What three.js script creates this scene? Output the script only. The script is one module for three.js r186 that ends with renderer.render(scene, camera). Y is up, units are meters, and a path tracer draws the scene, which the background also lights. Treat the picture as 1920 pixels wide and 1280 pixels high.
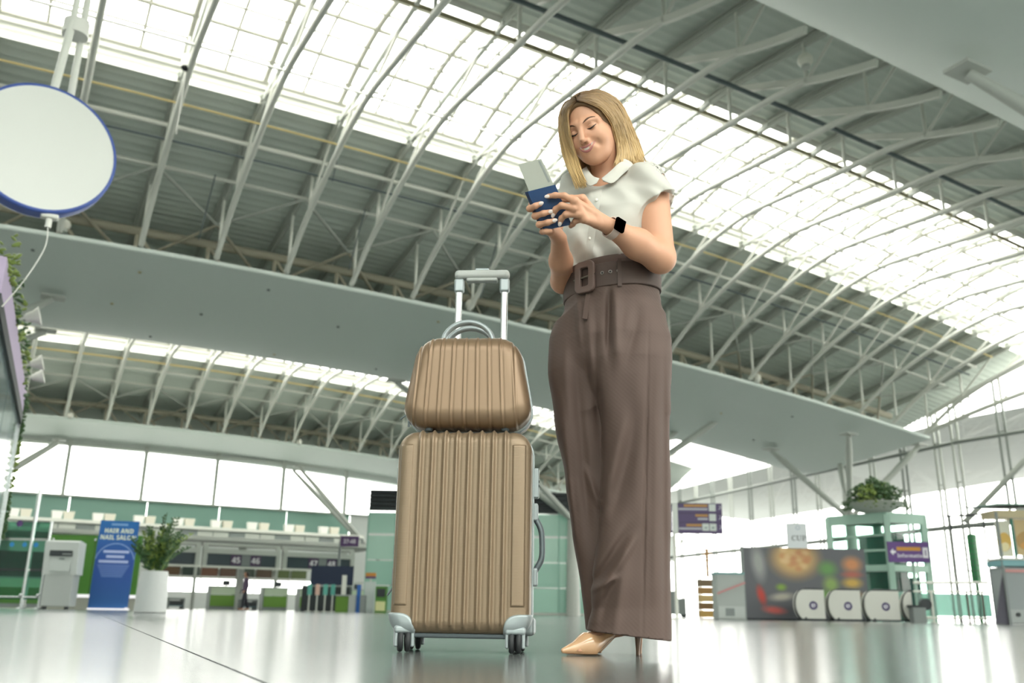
import * as THREE from 'three';
import { mergeGeometries } from 'three/addons/utils/BufferGeometryUtils.js';
import { RoundedBoxGeometry } from 'three/addons/geometries/RoundedBoxGeometry.js';

// ---------------------------------------------------------------- camera, sky, exposure
// World axes: x runs along the departure hall, -z points across it to the check-in wall, y is up.
const D2R = Math.PI / 180;
const YAW = 61 * D2R, PITCH = Math.atan(507 / 1700), ROLL = 0.95 * D2R, CAM_H = 0.106;
const HEAD = new THREE.Vector3(Math.cos(YAW), 0, -Math.sin(YAW));          // horizontal heading of the lens
const RIGHT = new THREE.Vector3().crossVectors(HEAD, new THREE.Vector3(0, 1, 0));
const scene = new THREE.Scene();
const camera = new THREE.PerspectiveCamera(2 * Math.atan(640 / 1700) / D2R, 1.5, 0.02, 400);
const FW = HEAD.clone().multiplyScalar(Math.cos(PITCH)).add(new THREE.Vector3(0, Math.sin(PITCH), 0));
const UP0 = new THREE.Vector3().crossVectors(RIGHT, FW);
const RR = RIGHT.clone().multiplyScalar(Math.cos(ROLL)).addScaledVector(UP0, Math.sin(ROLL));
const UU = UP0.clone().multiplyScalar(Math.cos(ROLL)).addScaledVector(RIGHT, -Math.sin(ROLL));
camera.position.set(0, CAM_H, 0);
camera.quaternion.setFromRotationMatrix(new THREE.Matrix4().makeBasis(RR, UU, FW.clone().negate()));
camera.focus = 2.62; camera.userData.fStop = 3.6;
scene.background = new THREE.Color().setRGB(0.985, 0.985, 0.92).multiplyScalar(7.4);   // bright overcast sky
const sun = new THREE.DirectionalLight(0xfff6e4, 1.3);                     // veiled sun above the cloud, very soft
sun.position.set(-14, 60, -44); sun.target.position.set(4, 0, -14); scene.add(sun, sun.target);
sun.castShadow = true; sun.shadow.radius = 40; sun.shadow.mapSize.set(2048, 2048);
Object.assign(sun.shadow.camera, { left: -60, right: 60, top: 60, bottom: -60, near: 1, far: 140 });
const renderer = new THREE.WebGLRenderer({ antialias: true });
renderer.toneMapping = THREE.LinearToneMapping;
renderer.toneMappingExposure = 1.0;
renderer.shadowMap.enabled = true;

// ---------------------------------------------------------------- helpers
let seedv = 20240;
const rnd = () => { seedv = (seedv * 1664525 + 1013904223) >>> 0; return seedv / 4294967296; };
const rr = (a, b) => a + (b - a) * rnd();
const V = (x, y, z) => new THREE.Vector3(x, y, z);
const FACE = -(90 - 61) * D2R;                                             // turns local +z towards the lens, +x to the right
const W = (r, y, d) => V(RIGHT.x * r + HEAD.x * d, y, RIGHT.z * r + HEAD.z * d);   // r to the right of, d ahead of the tripod spot
const names = new Map();
function numbered(n) { const k = names.get(n) ?? 0; names.set(n, k + 1); return k ? n + '_' + String(k).padStart(3, '0') : n; }
const C = (hex) => new THREE.Color(hex);
function mat(color, roughness = 0.6, metalness = 0, extra = {}) {
  const m = new THREE.MeshPhysicalMaterial({ color: C(color), roughness, metalness, side: THREE.DoubleSide, ...extra });
  return m;
}
const glassMat = (color = '#ffffff', roughness = 0.0) => new THREE.MeshPhysicalMaterial({ color: C(color), transmission: 1, thickness: 0, roughness, ior: 1.45, side: THREE.DoubleSide });
function put(o, parent) { o.castShadow = o.receiveShadow = true; (parent ?? scene).add(o); return o; }
function mesh(name, geo, m, parent) {
  const g = Array.isArray(geo) ? merge(geo) : geo;
  const o = new THREE.Mesh(g, m); o.name = parent ? name : numbered(name);
  return put(o, parent);
}
function merge(list) {
  return mergeGeometries(list.map((g) => { const q = g.index ? g.toNonIndexed() : g.clone(); for (const k of Object.keys(q.attributes)) if (!['position', 'normal', 'uv'].includes(k)) q.deleteAttribute(k); if (!q.attributes.uv) q.setAttribute('uv', new THREE.Float32BufferAttribute(new Float32Array(q.attributes.position.count * 2), 2)); return q; }));
}
function thing(name, label, category, pos = V(0, 0, 0), turn = 0, group) {
  const o = new THREE.Group(); o.name = numbered(name); scene.add(o);
  o.position.copy(pos); o.rotation.y = turn; o.userData = { label, category }; if (group) o.userData.group = group;
  return o;
}
function tag(o, label, category, group) { Object.assign(o.userData, { label, category }); if (group) o.userData.group = group; return o; }
function struct(o, label) { o.userData.kind = 'structure'; if (label) o.userData.label = label; return o; }
function structGroup(name, label) { const o = new THREE.Group(); o.name = name; scene.add(o); return struct(o, label); }
function copyOf(o, label, group) {
  const c = o.clone(); c.name = numbered(o.name.replace(/_\d{3}$/, '')); scene.add(c);
  c.userData = { ...o.userData }; if (label) c.userData.label = label; if (group) c.userData.group = group; return c;
}
const T = (g, x = 0, y = 0, z = 0) => g.translate(x, y, z);
const bx = (w, h, d, x = 0, y = 0, z = 0) => T(new THREE.BoxGeometry(w, h, d), x, y, z);
const rbx = (w, h, d, r, x = 0, y = 0, z = 0, seg = 3) => T(new RoundedBoxGeometry(w, h, d, seg, r), x, y, z);
const cyl = (r0, r1, h, x = 0, y = 0, z = 0, n = 24) => T(new THREE.CylinderGeometry(r1, r0, h, n), x, y, z);   // r0 below, r1 above
function rod(a, b, r, n = 8, r2 = r) {
  const dir = b.clone().sub(a), L = dir.length(), g = new THREE.CylinderGeometry(r2, r, L, n, 1);
  g.applyQuaternion(new THREE.Quaternion().setFromUnitVectors(V(0, 1, 0), dir.normalize()));
  return g.translate((a.x + b.x) / 2, (a.y + b.y) / 2, (a.z + b.z) / 2);
}
function bar(a, b, w, h, upv = V(0, 1, 0)) {                               // box beam from a to b, w wide, h deep
  const dir = b.clone().sub(a), L = dir.length(); dir.normalize();
  const s = new THREE.Vector3().crossVectors(upv, dir).normalize(), u = new THREE.Vector3().crossVectors(dir, s);
  const g = new THREE.BoxGeometry(w, h, L); g.applyMatrix4(new THREE.Matrix4().makeBasis(s, u, dir));
  return g.translate((a.x + b.x) / 2, (a.y + b.y) / 2, (a.z + b.z) / 2);
}
function sweep(pts, r, n = 8, seg, closed = false) {
  return new THREE.TubeGeometry(new THREE.CatmullRomCurve3(pts, closed, 'centripetal'), seg ?? pts.length * 6, r, n, closed);
}
// ring surface: rows of points (equal length), closed round each row; caps optional
function rings(rows, closeRound = true, capA = false, capB = false) {
  const n = rows[0].length, pos = [], uv = [], idx = [];
  rows.forEach((r, j) => r.forEach((p, i) => { pos.push(p.x, p.y, p.z); uv.push(i / n, j / (rows.length - 1)); }));
  const m = closeRound ? n : n - 1;
  for (let j = 0; j + 1 < rows.length; j++) for (let i = 0; i < m; i++) {
    const a = j * n + i, b = j * n + (i + 1) % n, c = a + n, d = b + n; idx.push(a, b, d, a, d, c);
  }
  const cap = (j, flip) => { const c = V(0, 0, 0); rows[j].forEach((p) => c.add(p)); c.multiplyScalar(1 / n); const k = pos.length / 3; pos.push(c.x, c.y, c.z); uv.push(0.5, 0.5); for (let i = 0; i < n; i++) { const a = j * n + i, b = j * n + (i + 1) % n; flip ? idx.push(k, b, a) : idx.push(k, a, b); } };
  if (capA) cap(0, true); if (capB) cap(rows.length - 1, false);
  const g = new THREE.BufferGeometry(); g.setAttribute('position', new THREE.Float32BufferAttribute(pos, 3)); g.setAttribute('uv', new THREE.Float32BufferAttribute(uv, 2)); g.setIndex(idx); g.computeVertexNormals();
  return g;
}
// plate of outline points (x,y) with thickness t along z, bevelled
function plate(pts, t, bevel = 0) {
  const s = new THREE.Shape(pts.map((p) => new THREE.Vector2(p[0], p[1])));
  return T(new THREE.ExtrudeGeometry(s, { depth: t - 2 * bevel, bevelEnabled: bevel > 0, bevelSize: bevel, bevelThickness: bevel, bevelSegments: 2, steps: 1, curveSegments: 12 }), 0, 0, -t / 2 + bevel);
}
function rrShape(w, h, r) {
  const s = new THREE.Shape(), x = -w / 2, y = -h / 2;
  s.moveTo(x + r, y); s.lineTo(x + w - r, y); s.absarc(x + w - r, y + r, r, -Math.PI / 2, 0); s.lineTo(x + w, y + h - r); s.absarc(x + w - r, y + h - r, r, 0, Math.PI / 2);
  s.lineTo(x + r, y + h); s.absarc(x + r, y + h - r, r, Math.PI / 2, Math.PI); s.lineTo(x, y + r); s.absarc(x + r, y + r, r, Math.PI, 1.5 * Math.PI); return s;
}
// signed-distance surfaces: naive surface nets over a box
function sdfMesh(f, lo, hi, cell) {
  const nx = Math.ceil((hi[0] - lo[0]) / cell) + 1, ny = Math.ceil((hi[1] - lo[1]) / cell) + 1, nz = Math.ceil((hi[2] - lo[2]) / cell) + 1;
  const val = new Float32Array(nx * ny * nz), at = (i, j, k) => (k * ny + j) * nx + i;
  for (let k = 0; k < nz; k++) for (let j = 0; j < ny; j++) for (let i = 0; i < nx; i++) val[at(i, j, k)] = f(lo[0] + i * cell, lo[1] + j * cell, lo[2] + k * cell);
  const vid = new Int32Array(nx * ny * nz).fill(-1), pos = [], idx = [];
  const E = [[0, 1], [2, 3], [4, 5], [6, 7], [0, 2], [1, 3], [4, 6], [5, 7], [0, 4], [1, 5], [2, 6], [3, 7]];
  for (let k = 0; k + 1 < nz; k++) for (let j = 0; j + 1 < ny; j++) for (let i = 0; i + 1 < nx; i++) {
    const v = []; let m = 0;
    for (let c = 0; c < 8; c++) { const q = val[at(i + (c & 1), j + ((c >> 1) & 1), k + (c >> 2))]; v.push(q); if (q < 0) m |= 1 << c; }
    if (m === 0 || m === 255) continue;
    let x = 0, y = 0, z = 0, n = 0;
    for (const [a, b] of E) if ((v[a] < 0) !== (v[b] < 0)) { const t = v[a] / (v[a] - v[b]); x += (a & 1) + t * ((b & 1) - (a & 1)); y += ((a >> 1) & 1) + t * (((b >> 1) & 1) - ((a >> 1) & 1)); z += (a >> 2) + t * ((b >> 2) - (a >> 2)); n++; }
    vid[at(i, j, k)] = pos.length / 3; pos.push(lo[0] + (i + x / n) * cell, lo[1] + (j + y / n) * cell, lo[2] + (k + z / n) * cell);
  }
  const quad = (a, b, c, d, s) => { if (a < 0 || b < 0 || c < 0 || d < 0) return; s ? idx.push(a, b, c, a, c, d) : idx.push(a, c, b, a, d, c); };
  for (let k = 1; k + 1 < nz; k++) for (let j = 1; j + 1 < ny; j++) for (let i = 1; i + 1 < nx; i++) {
    const a = val[at(i, j, k)] < 0;
    if (a !== (val[at(i + 1, j, k)] < 0)) quad(vid[at(i, j - 1, k - 1)], vid[at(i, j, k - 1)], vid[at(i, j, k)], vid[at(i, j - 1, k)], a);
    if (a !== (val[at(i, j + 1, k)] < 0)) quad(vid[at(i - 1, j, k - 1)], vid[at(i - 1, j, k)], vid[at(i, j, k)], vid[at(i, j, k - 1)], a);
    if (a !== (val[at(i, j, k + 1)] < 0)) quad(vid[at(i - 1, j - 1, k)], vid[at(i, j - 1, k)], vid[at(i, j, k)], vid[at(i - 1, j, k)], a);
  }
  const nor = new Float32Array(pos.length), e = cell * 0.6;
  for (let q = 0; q < pos.length; q += 3) {
    const [x, y, z] = [pos[q], pos[q + 1], pos[q + 2]];
    const gx = f(x + e, y, z) - f(x - e, y, z), gy = f(x, y + e, z) - f(x, y - e, z), gz = f(x, y, z + e) - f(x, y, z - e), L = Math.hypot(gx, gy, gz) || 1;
    nor[q] = gx / L; nor[q + 1] = gy / L; nor[q + 2] = gz / L;
  }
  const g = new THREE.BufferGeometry(); g.setAttribute('position', new THREE.Float32BufferAttribute(pos, 3)); g.setAttribute('normal', new THREE.Float32BufferAttribute(nor, 3));
  const uv = new Float32Array(pos.length / 3 * 2); for (let q = 0; q < pos.length / 3; q++) { uv[2 * q] = pos[3 * q]; uv[2 * q + 1] = pos[3 * q + 1]; }
  g.setAttribute('uv', new THREE.Float32BufferAttribute(uv, 2)); g.setIndex(idx);
  return g;
}
const smin = (a, b, k) => { const h = Math.max(k - Math.abs(a - b), 0) / k; return Math.min(a, b) - h * h * k * 0.25; };
const smax = (a, b, k) => -smin(-a, -b, k);
const clamp = (x, a = 0, b = 1) => Math.min(b, Math.max(a, x));
const sstep = (a, b, x) => { const t = clamp((x - a) / (b - a)); return t * t * (3 - 2 * t); };
function caps(x, y, z, a, b, ra, rb) {                                      // tapered capsule
  const bxx = b.x - a.x, by = b.y - a.y, bz = b.z - a.z, px = x - a.x, py = y - a.y, pz = z - a.z;
  const t = clamp((px * bxx + py * by + pz * bz) / (bxx * bxx + by * by + bz * bz || 1e-9));
  return Math.hypot(px - bxx * t, py - by * t, pz - bz * t) - (ra + (rb - ra) * t);
}
function ell(x, y, z, cx, cy, cz, a, b, c) {                                // ellipsoid, approximate distance
  const px = x - cx, py = y - cy, pz = z - cz, k0 = Math.hypot(px / a, py / b, pz / c), k1 = Math.hypot(px / (a * a), py / (b * b), pz / (c * c));
  return k1 > 1e-9 ? k0 * (k0 - 1) / k1 : -Math.min(a, b, c);
}
function lerpTable(tab, y) {                                                // rows [y, a, b, ...] rising in y
  if (y <= tab[0][0]) return tab[0].slice(1);
  for (let i = 0; i + 1 < tab.length; i++) if (y <= tab[i + 1][0]) { const t = (y - tab[i][0]) / (tab[i + 1][0] - tab[i][0]), s = t * t * (3 - 2 * t) * 0.5 + t * 0.5; return tab[i].slice(1).map((v, q) => v + (tab[i + 1][q + 1] - v) * s); }
  return tab[tab.length - 1].slice(1);
}
// value noise for textures
const hsh = (x, y) => { let h = Math.imul(x, 374761393) + Math.imul(y, 668265263) | 0; h = Math.imul(h ^ (h >>> 13), 1274126177); return ((h ^ (h >>> 16)) >>> 0) / 4294967296; };
function vnoise(x, y, per) {
  const xi = Math.floor(x), yi = Math.floor(y), fx = x - xi, fy = y - yi, u = fx * fx * (3 - 2 * fx), v = fy * fy * (3 - 2 * fy), m = (q) => ((q % per) + per) % per;
  const a = hsh(m(xi), m(yi)), b = hsh(m(xi + 1), m(yi)), c = hsh(m(xi), m(yi + 1)), d = hsh(m(xi + 1), m(yi + 1));
  return (a + (b - a) * u) * (1 - v) + (c + (d - c) * u) * v;
}
function dataTex(n, fn, srgb = true) {                                      // fn(u, v) -> [r,g,b] 0..1
  const d = new Uint8Array(n * n * 4);
  for (let j = 0; j < n; j++) for (let i = 0; i < n; i++) { const c = fn(i / n, j / n), o = (j * n + i) * 4; for (let q = 0; q < 3; q++) d[o + q] = clamp(c[q]) * 255; d[o + 3] = 255; }
  const t = new THREE.DataTexture(d, n, n); t.wrapS = t.wrapT = THREE.RepeatWrapping; t.magFilter = t.minFilter = THREE.LinearFilter; if (srgb) t.colorSpace = THREE.SRGBColorSpace; t.needsUpdate = true; return t;
}
function canvasTex(w, h, draw) {
  const c = document.createElement('canvas'); c.width = w; c.height = h; const g = c.getContext('2d'); draw(g, w, h);
  const t = new THREE.CanvasTexture(c); t.colorSpace = THREE.SRGBColorSpace; t.magFilter = THREE.LinearFilter; return t;
}

// ---------------------------------------------------------------- the hall
const M = {
  glazing: mat('#b9b9ae', 0.5), steelMid: mat('#8d938e', 0.5),
  soffit: mat('#dde7e1', 0.5), deck: mat('#dae2da', 0.55), steel: mat('#e6e7df', 0.45), steelGrey: mat('#c3c7c0', 0.5), steelDark: mat('#5d686c', 0.5),
  beige: mat('#b9b3a0', 0.55), yellow: mat('#d8c58a', 0.6), white: mat('#e9e9e2', 0.5), chrome: mat('#c9cccd', 0.22, 0.9), black: mat('#1d2023', 0.5),
  wallPale: mat('#d4d9d5', 0.6), teal: mat('#8fb7a8', 0.35), pane: glassMat('#ffffff'), paneTeal: glassMat('#d3ebe1'),
};
const K_ARCH = 0.00205, X_TOP = 5.9, PITCH_BAY = 28.2;
const sag = (x) => -K_ARCH * (x - X_TOP) * (x - X_TOP);                      // the whole roof is one long shallow arch
const endX = (z) => 38.6 - 0.2 * Math.min(0, z + 26.6);                               // canted glass end wall
const X_WEST = -31;
function loftX(profile, x0, xEnd, n) {                                       // section (z, y) carried along the hall
  const rows = [];
  for (let j = 0; j <= n; j++) rows.push(profile.map(([z, y]) => { const x = x0 + (xEnd(z) - x0) * j / n; return V(x, y + sag(x), z); }));
  return rings(rows, false);
}
function runX(z, y, r, x0, x1, n = 8) { const pts = []; const s = Math.max(3, Math.round((x1 - x0) / 4)); for (let i = 0; i <= s; i++) { const x = x0 + (x1 - x0) * i / s; pts.push(V(x, y + sag(x), z)); } return sweep(pts, r, n, s * 2); }
function smoothProfile(p, n) { return new THREE.SplineCurve(p.map((q) => new THREE.Vector2(...q))).getPoints(n).map((q) => [q.x, q.y]); }
function ribbed(p, pitch, depth) {                                           // trapezoid ribs on a section polyline
  const out = [], L = []; let s = 0;
  for (let i = 0; i + 1 < p.length; i++) { const l = Math.hypot(p[i + 1][0] - p[i][0], p[i + 1][1] - p[i][1]); L.push([s, l]); s += l; }
  const at = (q) => { for (let i = 0; i < L.length; i++) if (q <= L[i][0] + L[i][1] + 1e-6) { const t = (q - L[i][0]) / L[i][1]; return [p[i][0] + (p[i + 1][0] - p[i][0]) * t, p[i][1] + (p[i + 1][1] - p[i][1]) * t]; } return p[p.length - 1]; };
  for (let q = 0; q < s - pitch; q += pitch) for (const [f, d] of [[0, 0], [0.5, 0], [0.6, -1], [0.88, -1]]) { const c = at(q + f * pitch); out.push([c[0], c[1] + d * depth]); }
  out.push(p[p.length - 1]); return out;
}

// floor: two fields of polished stone with an open movement joint between them
{
  const floorTex = dataTex(512, (u, v) => { const n = vnoise(u * 8, v * 8, 8) * 0.5 + vnoise(u * 40, v * 40, 40) * 0.3 + vnoise(u * 160, v * 160, 160) * 0.2; const s = 0.46 + (n - 0.5) * 0.09; return [s * 0.955, s * 1.0, s * 0.99]; });
  const floorBump = dataTex(512, (u, v) => { const n = vnoise(u * 24, v * 24, 24) * 0.6 + vnoise(u * 128, v * 128, 128) * 0.4; return [n, n, n]; }, false);
  const fm = mat('#ffffff', 0.17, 0, { map: floorTex, bumpMap: floorBump, bumpScale: 0.0002, specularIntensity: 1, ior: 1.48 });
  floorTex.repeat.set(0.35, 0.35); floorBump.repeat.set(0.35, 0.35);
  const g = structGroup('floor', 'polished grey stone floor with a dark movement joint');
  const jx = (z) => 0.27 - 0.078 * z;
  const slab = (pts) => { const s = new THREE.Shape(pts.map(([x, z]) => new THREE.Vector2(x, -z))); const e = new THREE.ExtrudeGeometry(s, { depth: 0.3, bevelEnabled: false }); return e.rotateX(-Math.PI / 2).translate(0, -0.3, 0); };
  mesh('stone_field', slab([[X_WEST, 33], [jx(33) - 0.003, 33], [jx(-62) - 0.003, -62], [X_WEST, -62]]), fm, g);
  mesh('stone_field', slab([[jx(33) + 0.003, 33], [46, 33], [46, -62], [jx(-62) + 0.003, -62]]), fm, g);
  mesh('joint_filler', slab([[jx(33) - 0.01, 33], [jx(33) + 0.01, 33], [jx(-62) + 0.01, -62], [jx(-62) - 0.01, -62]]).translate(0, -0.006, 0), mat('#2b2c2b', 0.9), g);
  struct(mesh('ground_outside', T(new THREE.BoxGeometry(400, 0.2, 400), 60, -0.45, -20), mat('#7b7d7c', 0.9)), 'grey paved ground outside the glass');
}

// roof deck, soffit beams, roof lights: three bays, the first one over the hall in front of the lens
const deckLeft = ribbed([[-22.1, 13.32], [-23.65, 12.95], [-26.7, 12.1], [-29.2, 11.72], [-30.6, 11.45]], 0.31, 0.05);
const deckOver = [[-30.6, 11.45], [-36, 13.2], [-39.2, 13.5]];
const deckRight = ribbed([[-10.9, 13.5], [-13, 13.72], [-16.5, 13.86]], 0.31, 0.05).reverse();
const beamSection = [[-26.4, 10.0], [-26.38, 9.88], ...smoothProfile([[-26.45, 9.86], [-29, 9.78], [-32.5, 9.68], [-35, 9.72], [-36.6, 10.04], [-38.2, 10.85], [-39.35, 11.95]], 30), [-39.4, 12.05], [-39.2, 13.5]];
const shiftP = (p, b) => p.map(([z, y]) => [z + b * PITCH_BAY, y]);
const toEnd = (d = 0) => (z) => endX(z) + d;
const beamEnd = (z) => 36.5 - 0.2 * Math.min(0, z + 26.6);
[0, -1, 1].forEach((b, i) => {
  const g = structGroup(i ? 'ceiling_' + String(i).padStart(3, '0') : 'ceiling', ['ribbed grey metal roof deck either side of the long roof light', 'ribbed metal roof deck of the far bay over check-in', 'ribbed metal roof deck of the bay behind the lens'][i]);
  mesh('deck_field', loftX(shiftP(deckLeft, b), X_WEST, toEnd(0), 26), M.deck, g);
  mesh('deck_field', loftX(shiftP(deckRight, b), X_WEST, toEnd(0), 26), M.deck, g);
  mesh('valley_field', loftX(shiftP(deckOver, b), X_WEST, toEnd(0), 20), M.deck, g);
});
[0, -1, 1].forEach((b, i) => {
  const o = mesh('trim_' + (i + 1), loftX(shiftP(beamSection, b), X_WEST, beamEnd, 40), M.soffit);
  struct(o, ['wide pale soffit beam with a rounded belly between the two roof bays', 'pale soffit beam along the top of the check-in windows', 'pale soffit beam overhead'][i]);
  // dark upright closing the pocket between beam and deck
  struct(mesh('wall_pocket_' + (i + 1), loftX(shiftP([[-30.4, 9.98], [-30.5, 11.5]], b), X_WEST, beamEnd, 20), M.deck), 'upstand closing the pocket above the soffit beam');
});
{ // small round fittings and stains on the first two soffits
  const spots = [[-0.3, -27.6], [2.6, -28.0], [6.4, -27.6], [9.5, -29.9], [12.3, -27.5], [14.2, -33.2], [3.9, -34.7], [8.5, -34.6], [12.6, -34.2], [16.0, -28.5], [19.5, -31], [22.5, -30], [24.9, -33.9], [27.5, -30.2], [30, -28.4], [31.5, -32.4], [2.2, -31.3], [5.0, -31.0]];
  const m1 = mat('#6a7370', 0.7), m2 = mat('#b0a878', 0.7);
  spots.forEach(([x, z], i) => { let y = 9.7; for (let q = 0; q + 1 < beamSection.length; q++) { const [a, b] = [beamSection[q], beamSection[q + 1]]; if (z <= a[0] && z > b[0]) y = a[1] + (b[1] - a[1]) * (z - a[0]) / (b[0] - a[0]); }
    const o = mesh('soffit_fitting', cyl(0.05, 0.05, 0.05, 0, 0, 0, 12), i % 3 === 1 ? m2 : m1); o.position.set(x, y + sag(x) - 0.01, z); tag(o, i % 3 === 1 ? 'small yellowish round fitting on the pale soffit beam' : 'small dark round fitting on the pale soffit beam', 'fitting', i % 3 === 1 ? 'yellowish soffit fittings' : 'dark soffit fittings'); });
}
const STEP = 2.11, X_FOOT = 2.38;
[0, -1, 1].forEach((b, i) => {                                              // roof lights: glass between white bars on an upstand
  const g = structGroup('window_' + (i + 1), ['long bright roof light of the main bay with white glazing bars', 'long bright roof light over the check-in bay', 'roof light behind the lens'][i]);
  const dz = b * PITCH_BAY, sec = [[-22.1, 13.75], [-20.7, 14.2], [-19.3, 14.45], [-17.9, 14.4], [-16.5, 14.25]];
  const xs = []; for (let x = X_FOOT - 16 * STEP; x < 36.5; x += STEP) xs.push(x);
  if (b === 1) xs.splice(0, 0);
  for (let k = 0; k + 1 < xs.length; k++) for (let q = 0; q < 4; q++) {
    const [z0, y0] = sec[q], [z1, y1] = sec[q + 1], xa = xs[k], xb = xs[k + 1];
    const p = rings([[V(xa, y0 + sag(xa), z0 + dz), V(xa, y1 + sag(xa), z1 + dz)], [V(xb, y0 + sag(xb), z0 + dz), V(xb, y1 + sag(xb), z1 + dz)]], false);
    mesh('pane', p, M.pane, g);
  }
  const x0 = xs[0], x1 = xs[xs.length - 1];
  for (const [z, y] of sec) mesh('glazing_bar', runX(z + dz, y - 0.05, 0.06, x0, x1, 6), M.glazing, g);
  if (b < 1) { for (const [z, y] of [[-21.4, 13.93], [-20, 14.28], [-18.6, 14.38], [-17.2, 14.28]]) mesh('glazing_bar', runX(z + dz, y, 0.035, x0, x1, 5), M.glazing, g); }
  if (b < 1) for (let k = 0; k + 1 < xs.length; k++) for (const h of [0, 0.5]) { const x = xs[k] + h * STEP; mesh('glazing_bar', sweep(sec.map(([z, y]) => V(x, y + sag(x) - 0.02, z + dz)), h ? 0.04 : 0.08, 6, 10), M.glazing, g); }
  mesh('upstand', loftX([[-22.02, 13.0], [-22.05, 13.18], [-22.18, 13.2], [-22.2, 13.5], [-22.1, 13.5], [-22.1, 13.78]].map(([z, y]) => [z + dz, y]), X_WEST, toEnd(0), 20), M.white, g);
  mesh('upstand', loftX([[-16.6, 13.7], [-16.6, 13.82], [-16.5, 13.82], [-16.5, 14.28]].map(([z, y]) => [z + dz, y]), X_WEST, toEnd(0), 20), M.white, g);
});

// roof trusses
const botPts = [[-26.35, 10.06], [-24.66, 11.1], [-22.21, 12.05], [-21.2, 12.38], [-19.64, 12.66], [-17.6, 12.62], [-15.93, 12.53], [-14.2, 12.49], [-13.03, 12.36], [-11.97, 12.01], [-11.2, 11.8]];
const topPts = [[-30.3, 11.2], [-29.16, 11.42], [-26.7, 11.82], [-23.65, 12.68], [-21.86, 13.08], [-20.19, 13.24], [-18.5, 13.42], [-16.3, 13.56], [-15.18, 13.58], [-13, 13.4], [-11, 13.2]];
function yOn(pts, z) { for (let i = 0; i + 1 < pts.length; i++) if (z >= pts[i][0] && z <= pts[i + 1][0]) { const t = (z - pts[i][0]) / (pts[i + 1][0] - pts[i][0]); return pts[i][1] + (pts[i + 1][1] - pts[i][1]) * t; } return pts[0][1]; }
function makeTruss(dz) {
  const t = thing('roof_truss', dz ? 'white tubular roof truss of the far bay above check-in' : 'white tubular roof truss spanning the main bay under the roof light', 'truss', V(0, 0, 0), 0, dz ? 'roof trusses of the far bay' : 'roof trusses of the main bay');
  const P3 = (p) => V(0, p[1], p[0] + dz);
  mesh('bottom_chord', sweep(botPts.slice(0, 9).map(P3), 0.085, 10, 40), M.steel, t);
  const tc = [];
  for (let i = 0; i + 1 < topPts.length; i++) { const a = P3(topPts[i]), b = P3(topPts[i + 1]); if (topPts[i][0] > -22 && topPts[i][0] < -16.6) { tc.push(bar(a, b, 0.11, 0.16)); continue; } tc.push(bar(a, b, 0.2, 0.03), bar(a, b, 0.05, 0.26), bar(a.clone().setY(a.y + 0.13), b.clone().setY(b.y + 0.13), 0.2, 0.03)); }
  mesh('top_chord', tc, M.steelGrey, t);
  const h = [[-11.1, 11.76], [-11.97, 12.0], [-13.03, 12.36], [-13.94, 12.76], [-15.2, 13.34]], hc = new THREE.CatmullRomCurve3(h.map(P3)).getPoints(14);
  mesh('haunch', hc.slice(1).map((p, i) => bar(hc[i], p.clone().addScaledVector(p.clone().sub(hc[i]), 0.06), 0.1, 0.17)), M.steel, t);
  for (const z of [-26.15, -24.3, -13.03, -15.6]) mesh('post', rod(P3([z, yOn(botPts, z)]), P3([z, yOn(topPts, z)]), 0.05, 7), M.steel, t);
  for (const [za, zb] of [[-24.66, -22.6], [-22.4, -20.6], [-19.64, -21.7], [-19.64, -17.6], [-13.03, -11.9]]) mesh('diagonal', rod(P3([za, yOn(botPts, za)]), P3([zb, yOn(topPts, zb)]), 0.045, 7), M.steel, t);
  return t;
}
const trussX = []; for (let k = -2; k <= 16; k++) trussX.push(X_FOOT + k * STEP);
for (const dz of [0, -PITCH_BAY]) { let first = null; for (const x of trussX) { const t = first ? copyOf(first) : (first = makeTruss(dz)); t.position.set(x, sag(x), 0); } }

// members that run along the hall
function longMember(name, label, cat, z, y, r, m, x0 = trussX[0] - 3, x1 = 36, group) { const o = mesh(name, runX(z, y, r, x0, x1), m); return tag(o, label, cat, group); }
longMember('sprinkler_pipe', 'dark blue grey pipe under the deck beside the pale overhead soffit', 'pipe', -14.7, 12.88, 0.06, M.steelDark);
longMember('cable_conduit', 'yellow conduit along the edge of the main roof light', 'conduit', -22.6, 12.72, 0.03, M.yellow);
longMember('roof_purlin', 'pale purlin tube below the yellow conduit', 'purlin', -23.4, 12.45, 0.07, M.steel);
longMember('sprinkler_pipe', 'thin dark pipe just below the pale purlin tube', 'pipe', -23.75, 12.2, 0.035, M.steelDark);
longMember('roof_purlin', 'pale purlin tube at the head of the cross bracing', 'purlin', -25.0, 11.98, 0.06, M.steel);
longMember('duct_pipe', 'thick beige pipe in the pocket above the main soffit beam', 'pipe', -28, 11.1, 0.15, M.beige);
longMember('tie_rod', 'slim white tie rod linking the truss knees under the roof light', 'tie rod', -19.64, 12.66, 0.035, M.steel);
longMember('tie_rod', 'brownish edge tube along the right edge of the main roof light', 'tie rod', -16.75, 13.5, 0.06, mat('#8a8467', 0.6));
longMember('duct_pipe', 'thick beige pipe in the pocket above the far soffit beam', 'pipe', -28 - PITCH_BAY, 11.1, 0.15, M.beige);
longMember('roof_purlin', 'pale purlin tube of the far bay', 'purlin', -23.4 - PITCH_BAY, 12.45, 0.07, M.steel);
longMember('cable_conduit', 'yellow conduit along the far roof light', 'conduit', -22.6 - PITCH_BAY, 12.72, 0.05, M.yellow);
longMember('roof_purlin', 'lower pale purlin tube of the far bay', 'purlin', -25 - PITCH_BAY, 11.98, 0.06, M.steel);
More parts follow.
